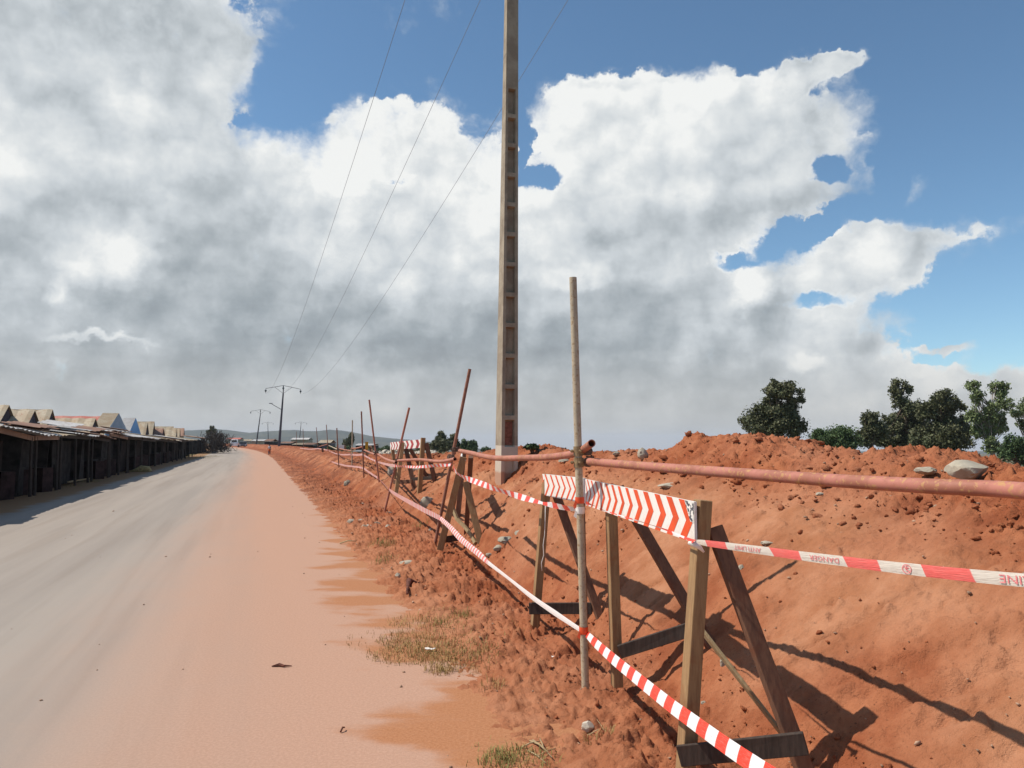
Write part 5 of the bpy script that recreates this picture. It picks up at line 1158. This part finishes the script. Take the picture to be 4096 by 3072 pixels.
def stall(i, a0, a1, h0, h1, sm, look):
    rs = random.Random(100 + i)
    if i < 13: lab = 'dark market stall with %s, %s from the left edge' % (look, ORD[i])
    else: lab = 'tiny distant market stall with %s' % look
    root = empty('market_stall', L3(PF - 1.2, (a0 + a1) / 2, -.03), lab, 'market stall', 'market stalls lining the road')
    # roof: overlapping corrugated sheets with their own tilt
    b = MB(); n = max(2, int((a1 - a0) / 1.3)); dz = .03
    mats = [M[sm], M['sheet_rust'], M['sheet_white'], M['sheet_pale']]
    for k in range(n):
        t0, t1 = k / n, (k + 1) / n; s0, s1 = a0 + (a1 - a0) * t0 - .06, a0 + (a1 - a0) * t1 + .06; z0 = h0 + (h1 - h0) * t0 + rs.uniform(-dz, dz); z1 = h0 + (h1 - h0) * t1 + rs.uniform(-dz, dz); ov = rs.uniform(0, .22)
        bk = .34 + rs.uniform(-.05, .06); mi = 0 if rs.random() < .62 else rs.choice((1, 2, 3))
        corr(b, L3(PF + .35 + ov, s0, z0 - .02 + .012 * (k % 2)), L3(PF + .35 + ov, s1, z1 - .02 + .012 * (k % 2)), L3(PF - 2.1, s1, z1 + bk + .012 * (k % 2)), L3(PF - 2.1, s0, z0 + bk + .012 * (k % 2)), 14, .018, mi)
    b.build('roof', mats, root)
    if i in (3, 4, 5, 6):
        b = MB()
        for _ in range(3):
            s = rs.uniform(a0, a1 - 1.2); z = h0 + .14 + rs.uniform(-.05, .08); tl = rs.uniform(-.14, .14)
            corr(b, L3(PF + .2, s, z), L3(PF + .4, s + 1.5, z + tl), L3(PF - .8, s + 1.4, z + tl + .16), L3(PF - .8, s, z + .16), 10, .016, rs.choice((0, 1)))
        b.build('loose_sheet', [M['sheet_white'], M['sheet_rust']], root)
    # fascia beam, walls, floor slab
    b = MB(); b.beam(L3(PF + .1, a0, h0 - .09), L3(PF + .1, a1, h1 - .09), .05, .12 + .08 * rs.random()); b.build('fascia', M['sheet_rust'] if i in (2, 3, 6) else M['post'], root)
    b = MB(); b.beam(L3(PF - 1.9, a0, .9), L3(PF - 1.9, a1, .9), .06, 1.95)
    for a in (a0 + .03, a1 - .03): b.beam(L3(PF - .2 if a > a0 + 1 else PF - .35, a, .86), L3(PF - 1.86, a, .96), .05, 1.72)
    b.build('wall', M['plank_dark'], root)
    # part-closed front: boards, shutters and a counter
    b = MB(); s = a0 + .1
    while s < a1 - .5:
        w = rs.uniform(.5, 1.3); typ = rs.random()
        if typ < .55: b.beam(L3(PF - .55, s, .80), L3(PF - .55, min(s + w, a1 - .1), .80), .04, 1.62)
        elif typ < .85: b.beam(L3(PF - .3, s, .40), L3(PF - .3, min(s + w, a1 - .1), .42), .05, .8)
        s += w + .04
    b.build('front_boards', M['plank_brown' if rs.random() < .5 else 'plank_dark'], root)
    npst = 2 if a1 - a0 < 4.6 else 3
    for k in range(npst):
        a = a0 + .2 + (a1 - a0 - .4) * k / (npst - 1) + rs.uniform(-.1, .1); p = MB(); lean = rs.uniform(-.08, .08); p.tube([L3(PF + .12, a, -.1), L3(PF + .1, a + lean * .5, .9), L3(PF + .1, a + lean, (h0 + (h1 - h0) * k / (npst - 1)) - .05)], [.05, .042, .035], 7); p.build('post', M['post'], root)
    if rs.random() < .8:
        for _ in range(rs.randint(1, 3)):
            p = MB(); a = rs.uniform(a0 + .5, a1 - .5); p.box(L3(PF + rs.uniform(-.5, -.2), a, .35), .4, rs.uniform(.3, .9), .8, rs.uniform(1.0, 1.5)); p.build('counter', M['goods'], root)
for i, s in enumerate(stalls): stall(i, *s)
# plank and sack on the ground before the stalls
k = MB(); k.beam(W(68, 482, 28.5), W(89, 478.6, 31), .06, .05); tag(k.build('bamboo_pole', M['lath']), 'pale pole lying on the ground in front of the stalls', 'pole')
k = MB(); c = W(139, 471.5, 40); k.tube([c + Vector((-.75, -.1, -.02)), c + Vector((-.3, 0, .02)), c + Vector((.1, 0, .12)), c + Vector((.45, .1, .1)), c + Vector((.6, .1, 0))], [.04, .08, .2, .17, .05], 8); tag(k.build('sack', M['sack'], smooth=True), 'pale yellowish sack lying before the stalls', 'sack')
# ------------------------------------------------------------------ gabled houses behind the stalls
def house(u, v, hw, sm, gm, label, p0=-10.0, length=7.0, roof_h=1.15, wallm='wall_cream', pv=None, ov=.1):
    """gable end towards the road; ridge runs away from it"""
    x, y, z = ray(u, v); t = (p0) / (0.949 * x + 0.316 * y) if True else 0
    # follow the bend of the road
    for _ in range(6):
        a = -0.316 * x * t + 0.949 * y * t; t = (p0 + float(bend(a))) / (0.949 * x + 0.316 * y)
    a = -0.316 * x * t + 0.949 * y * t; zr = EYE + z * t
    root = empty('gabled_house', L3(p0 - length / 2, a, -.03), label, 'house', 'gabled houses behind the stalls')
    ze = zr - roof_h; b = MB()
    for sgn in (-1, 1):
        corr(b, L3(p0 + ov, a + sgn * (hw + .2), ze - .08), L3(p0 - length, a + sgn * (hw + .2), ze - .08), L3(p0 - length, a, zr + .01), L3(p0 + ov, a, zr + .01), 40, .02)
    b.build('roof', M[sm], root)
    b = MB(); A_ = [L3(p0, a - hw, -.03), L3(p0, a + hw, -.03), L3(p0, a + hw, ze), L3(p0, a - hw, ze)]; B_ = [L3(p0 - length + .2, a - hw, -.03), L3(p0 - length + .2, a + hw, -.03), L3(p0 - length + .2, a + hw, ze), L3(p0 - length + .2, a - hw, ze)]
    b.add(A_ + B_, [(0, 1, 2, 3), (4, 7, 6, 5), (0, 3, 7, 4), (1, 5, 6, 2)]); b.build('wall', M[wallm], root)
    b = MB(); g_ = [L3(p0 + .02, a - hw, ze), L3(p0 + .02, a + hw, ze), L3(p0 + .02, a, zr - .03)]; g2_ = [L3(p0 - .04, a - hw, ze), L3(p0 - .04, a + hw, ze), L3(p0 - .04, a, zr - .03)]
    b.add(g_ + g2_, [(0, 1, 2), (3, 5, 4), (0, 3, 4, 1), (1, 4, 5, 2), (2, 5, 3, 0)]); b.build('gable', M[gm], root)
    d = MB(); d.beam(L3(p0 + .03, a - .4, .95), L3(p0 + .03, a + .4, .95), .05, 1.9); d.build('door', M['plank_brown'], root)
house(6.6, 405.3, 1.9, 'sheet_pale', 'gable_shade', 'pale-roofed house with a shaded gable at the left edge', roof_h=1.3)
house(32.4, 410.3, 1.7, 'sheet_pale', 'gable_shade', 'lower house with a rust-streaked pale roof and shaded gable', p0=-9.3, length=8, roof_h=1.15)
house(50.6, 409.6, 1.6, 'sheet_pale', 'gable_shade', 'house with a pale corrugated roof and steep shaded gable, left of the red roof', length=9, roof_h=1.4)
house(94, 418.5, 1.9, 'sheet_pale', 'gable_shade', 'low cream-roofed house in front of the long red roof', p0=-9.4, length=7, roof_h=1.1)
house(104, 416.4, 2.2, 'sheet_red', 'gable_shade', 'house with a long pinkish-red roof', p0=-12.5, length=14, roof_h=1.3, wallm='wall_cream')
house(119, 413.3, 5.5, 'sheet_pale', 'sheet_greyblue', 'house with a broad grey-blue gable beside the red roof', length=1.1, ov=.0, roof_h=1.7)
house(135.8, 418, 4.4, 'sheet_white', 'sheet_blue', 'house with a bright blue gable', p0=-9.6, ov=0, length=.9, roof_h=1.75)
house(146.6, 422.4, 1.4, 'sheet_pale', 'gable_shade', 'narrow house with a shaded pointed gable right of the blue one', p0=-9.6, length=9, roof_h=1.3)
house(153.4, 421.6, 1.5, 'sheet_pale', 'gable_shade', 'tall cream-roofed house with a thin shaded gable', length=13, roof_h=1.5)
house(162.8, 428.4, 2.4, 'sheet_rust', 'gable_shade', 'low house with a small brown gable', p0=-9.2, length=6, roof_h=1.1)
house(173, 426.5, 1.4, 'sheet_pale', 'gable_shade', 'cream-roofed house behind the low brown gable', p0=-11, length=13, roof_h=1.4)
for j, (u, v, sm, txt) in enumerate([(176.3, 428, 'sheet_pale', 'first of the narrow cream houses before the rust-red gable'), (179.8, 428.6, 'sheet_pale', 'second of the narrow cream houses before the rust-red gable'), (184, 428.2, 'sheet_rust', 'brown-roofed narrow house next to the rust-red gable'),
        (196, 426.8, 'sheet_red', 'narrow tall house with a rust-red end'), (199, 431, 'sheet_rust', 'small brown house right of the rust-red one'), (205, 432, 'sheet_pale', 'small cream house under the far dark tree'),
        (209.5, 434, 'sheet_pale', 'pale little house right under the far dark tree'), (214.5, 436, 'sheet_rust', 'tiny brown house right of the far dark tree'), (219, 437.5, 'sheet_pale', 'tiny cream house behind the brushwood'), (223.5, 438.4, 'sheet_pale', 'last tiny pale house before the white minibus')]):
    house(u, v, 1.7 + .3 * (j % 3), sm, 'sheet_red' if j == 3 else 'gable_shade', txt, p0=-10.2 - .4 * (j % 2), length=8, roof_h=1.3)
# ------------------------------------------------------------------ far clutter beyond the heap
def shed(u0, u1, vt, vb, d, sm, label, name='low_shed', wm='wall_cream', depth=5.0):
    a, b_ = W(u0, vt, d), W(u1, vt, d); zb = W(u0, vb, d).z; zt = a.z; L = b_.x - a.x; root = empty(name, ((a.x + b_.x) / 2, d, max(-.05, min(zb, .5))), label, 'shed', 'far sheds beyond the heap')
    r = MB(); corr(r, (a.x, d - .3, zt - (zt - zb) * .45), (b_.x, d - .3, zt - (zt - zb) * .45), (b_.x, d + depth / 2, zt), (a.x, d + depth / 2, zt), 30, .03); corr(r, (a.x, d + depth + .3, zt - (zt - zb) * .5), (b_.x, d + depth + .3, zt - (zt - zb) * .5), (b_.x, d + depth / 2, zt), (a.x, d + depth / 2, zt), 30, .03)
    r.build('roof', M[sm], root); w = MB(); zc_ = zt - (zt - zb) * .5; w.box(((a.x + b_.x) / 2, d + depth / 2, (zc_ - .06) / 2 - .03), L * .96, depth * .9, zc_ + .0); w.build('wall', M[wm], root)
shed(290.5, 308.5, 437.8, 441.5, 210, 'sheet_white', 'long low white-roofed shed over the heap, below the hills')
shed(355, 373.5, 443.6, 447, 115, 'sheet_white', 'low white roof behind the yellow-ended barricade', wm='plank_dark')
shed(251, 264, 439.4, 442.6, 230, 'sheet_white', 'pale roof left of the tall far power pole')
shed(264, 272.5, 439, 444, 190, 'sheet_rust', 'small dark shed behind the walking figure', wm='plank_dark')
shed(279, 292, 441.6, 445, 150, 'sheet_rust', 'brown sheet-roofed shed right of the tall far power pole', wm='plank_dark')
shed(292, 303, 443, 446.5, 120, 'sheet_pale', 'low pale canopy stacked with planks', wm='plank_dark')
shed(303, 314, 442.8, 447, 112, 'sheet_rust', 'dark canopy right of the low pale one', wm='plank_dark')
shed(352.5, 362, 450.5, 452.5, 80, 'sheet_white', 'pale tarpaulin-covered heap below the sagging rail', wm='stone')
shed(318, 331, 440, 446, 170, 'sheet_pale', 'dim grey building at the foot of the hills', wm='far_concrete')
shed(226, 240, 437.8, 441, 320, 'sheet_red', 'small reddish roof above the vehicles')
shed(240, 251, 439.5, 442, 340, 'sheet_pale', 'tiny pale roof right of the reddish one')
def rubble():
    rs = np.random.RandomState(3); P_ = []; S_ = []
    for _ in range(260):
        u = rs.uniform(372, 436); y = rs.uniform(60, 75); q = W(u, 450, y); P_.append((q.x, y, .35 + rs.rand() * .25)); S_.append(.08 + .22 * rs.rand() ** 2)
    lumps('rubble', np.array(P_), np.array(S_), M['stone_white'], 'pale rubble strip in front of the green bushes', 'rubble', 7)
rubble()
# ------------------------------------------------------------------ vehicles on the far road
def car(label, c, L, Wd, H, m, name, cat, rz, van=False):
    root = empty(name, c, label, cat); rm = Matrix.Rotation(rz, 3, 'Z'); cv = Vector(c)
    def T(p): return cv + rm @ Vector(p)
    prof = [(-L / 2, .35), (-L / 2, H * .55), (-L / 2 + .1, H * .62), (-L * .36, H * .97), (-L * .30, H), (L * .42, H), (L / 2 - .03, H * .9), (L / 2, H * .5), (L / 2, .35)] if van else \
           [(-L / 2, .35), (-L / 2, H * .5), (-L * .28, H * .62), (-L * .12, H * .97), (L * .2, H), (L * .38, H * .66), (L / 2, H * .6), (L / 2, .35)]
    n = len(prof); b = MB(); vs = [T((s * (Wd / 2 - (.12 if z > H * .6 else 0)), y, z)) for s in (-1, 1) for y, z in prof]
    b.add(vs, [tuple(range(n)), tuple(reversed(range(n, 2 * n)))] + [(i, n + i, n + (i + 1) % n, (i + 1) % n) for i in range(n)]); b.build('body', M[m], root)
    w = MB(); w.beam(T((-Wd * .38, -L / 2 + (.2 if van else L * .26), H * .78)), T((Wd * .38, -L / 2 + (.2 if van else L * .26), H * .78)), .12, H * .28, (0, 0, 1)); w.build('windscreen', M['glass'], root)
    for s in (-1, 1):
        g_ = MB(); x = s * (Wd / 2 - .04); g_.beam(T((x, -L * .2, H * .78)), T((x, L * .38 if van else L * .2, H * .78)), .06, H * .24); g_.build('side_window', M['glass'], root)
        h_ = MB(); h_.box(T((s * Wd * .36, -L / 2 - .01, H * .42)), .3, .04, .18, rz); h_.build('headlight', M['white_car'], root)
        for y in (-L * .32, L * .3):
            t = MB(); t.tube([T((s * Wd / 2 - .12, y, .33)), T((s * Wd / 2 + .02, y, .33))], .33, 14); t.build('wheel', M['rubber'], root)
RZ = math.atan2(.30, .95)
c1 = W(234.4, 446.2, 200); c1.z = 0.0; car('white minibus far down the road, facing the camera', c1, 4.6, 1.8, 2.0, 'white_car', 'minibus', 'minibus', RZ, True)
c2 = W(243, 446.2, 190); c2.z = 0.0; car('dark car far down the road right of the white minibus', c2, 4.3, 1.8, 1.45, 'dark_car', 'parked_car', 'car', RZ)
# ------------------------------------------------------------------ the figure walking at the road edge
def person():
    c = W(269.3, 455.2, 88); c.z = .0; h = 1.22; s = h / 1.75; f = Vector((-.316, .949, 0)); r = Vector((.949, .316, 0))
    def P_(x, y, z): return c + r * x * s + f * y * s + Vector((0, 0, z * s))
    def limb(b, pts, rad, seg=9): b.tube([P_(*p) for p in pts], [q * s for q in rad], seg)
    b = MB()
    limb(b, [(0, 0, .80), (0, 0, .98), (0, .01, 1.15), (0, 0, 1.35), (0, 0, 1.44), (0, 0, 1.50)], [.14, .15, .14, .17, .10, .055], 12)
    limb(b, [(0, -.01, 1.48), (0, 0, 1.54), (0, .01, 1.62), (0, .01, 1.69), (0, .01, 1.74)], [.055, .075, .095, .09, .04], 12)
    for sg in (-1, 1):
        limb(b, [(sg * .09, 0, .9), (sg * .10, sg * .12, .48), (sg * .10, sg * .2 - .04, .06), (sg * .10, sg * .2 + .1, .03)], [.085, .06, .04, .035])
        limb(b, [(sg * .17, 0, 1.40), (sg * .22, -sg * .08, 1.12), (sg * .23, -sg * .02, .86), (sg * .22, .0, .78)], [.05, .042, .032, .03])
    o = b.build('person', M['skin'], smooth=True); tag(o, 'person in a pale top and orange wrap walking at the far road edge', 'person')
    k = MB(); k.tube([P_(0, 0, .95), P_(0, 0, 1.15), P_(0, 0, 1.36), P_(0, 0, 1.45)], [.165 * s, .165 * s, .19 * s, .11 * s], 12); k.build('shirt', M['shirt'], o, smooth=True)
    k = MB(); k.tube([P_(-.04, 0, .98), P_(-.05, 0, .8), P_(-.05, 0, .5)], [.17 * s, .18 * s, .17 * s], 12); k.build('skirt', M['skirt'], o, smooth=True)
    k = MB()
    for sg in (-1, 1): k.tube([P_(sg * .09, sg * .05, .7), P_(sg * .10, sg * .12, .48), P_(sg * .10, sg * .19 - .03, .1)], [.1 * s, .08 * s, .06 * s], 9)
    k.build('trousers', M['trousers'], o, smooth=True)
    k = MB(); k.tube([P_(0, 0, 1.66), P_(0, 0, 1.72), P_(0, 0, 1.77)], [.1 * s, .1 * s, .05 * s], 10); k.build('hair', M['rubber'], o, smooth=True)
person()
# ------------------------------------------------------------------ the air
def haze():
    b = MB(); b.add([(x, y, z) for z in (-140, 70) for x, y in ((-9500, -9500), (9500, -9500), (9500, 9500), (-9500, 9500))], [(3, 2, 1, 0), (4, 5, 6, 7), (0, 1, 5, 4), (1, 2, 6, 5), (2, 3, 7, 6), (3, 0, 4, 7)])
    m = bpy.data.materials.new('haze'); m.use_nodes = True; nt = m.node_tree; nt.nodes.clear(); o = nt.nodes.new('ShaderNodeOutputMaterial'); v = nt.nodes.new('ShaderNodeVolumePrincipled')
    v.inputs['Density'].default_value = 1.6e-4; v.inputs['Color'].default_value = (.88, .92, 1.0, 1); nt.links.new(v.outputs[0], o.inputs['Volume'])
    h = b.build('haze', m); h['kind'] = 'stuff'; h['label'] = 'thin blue haze in the air over the plain'
haze()
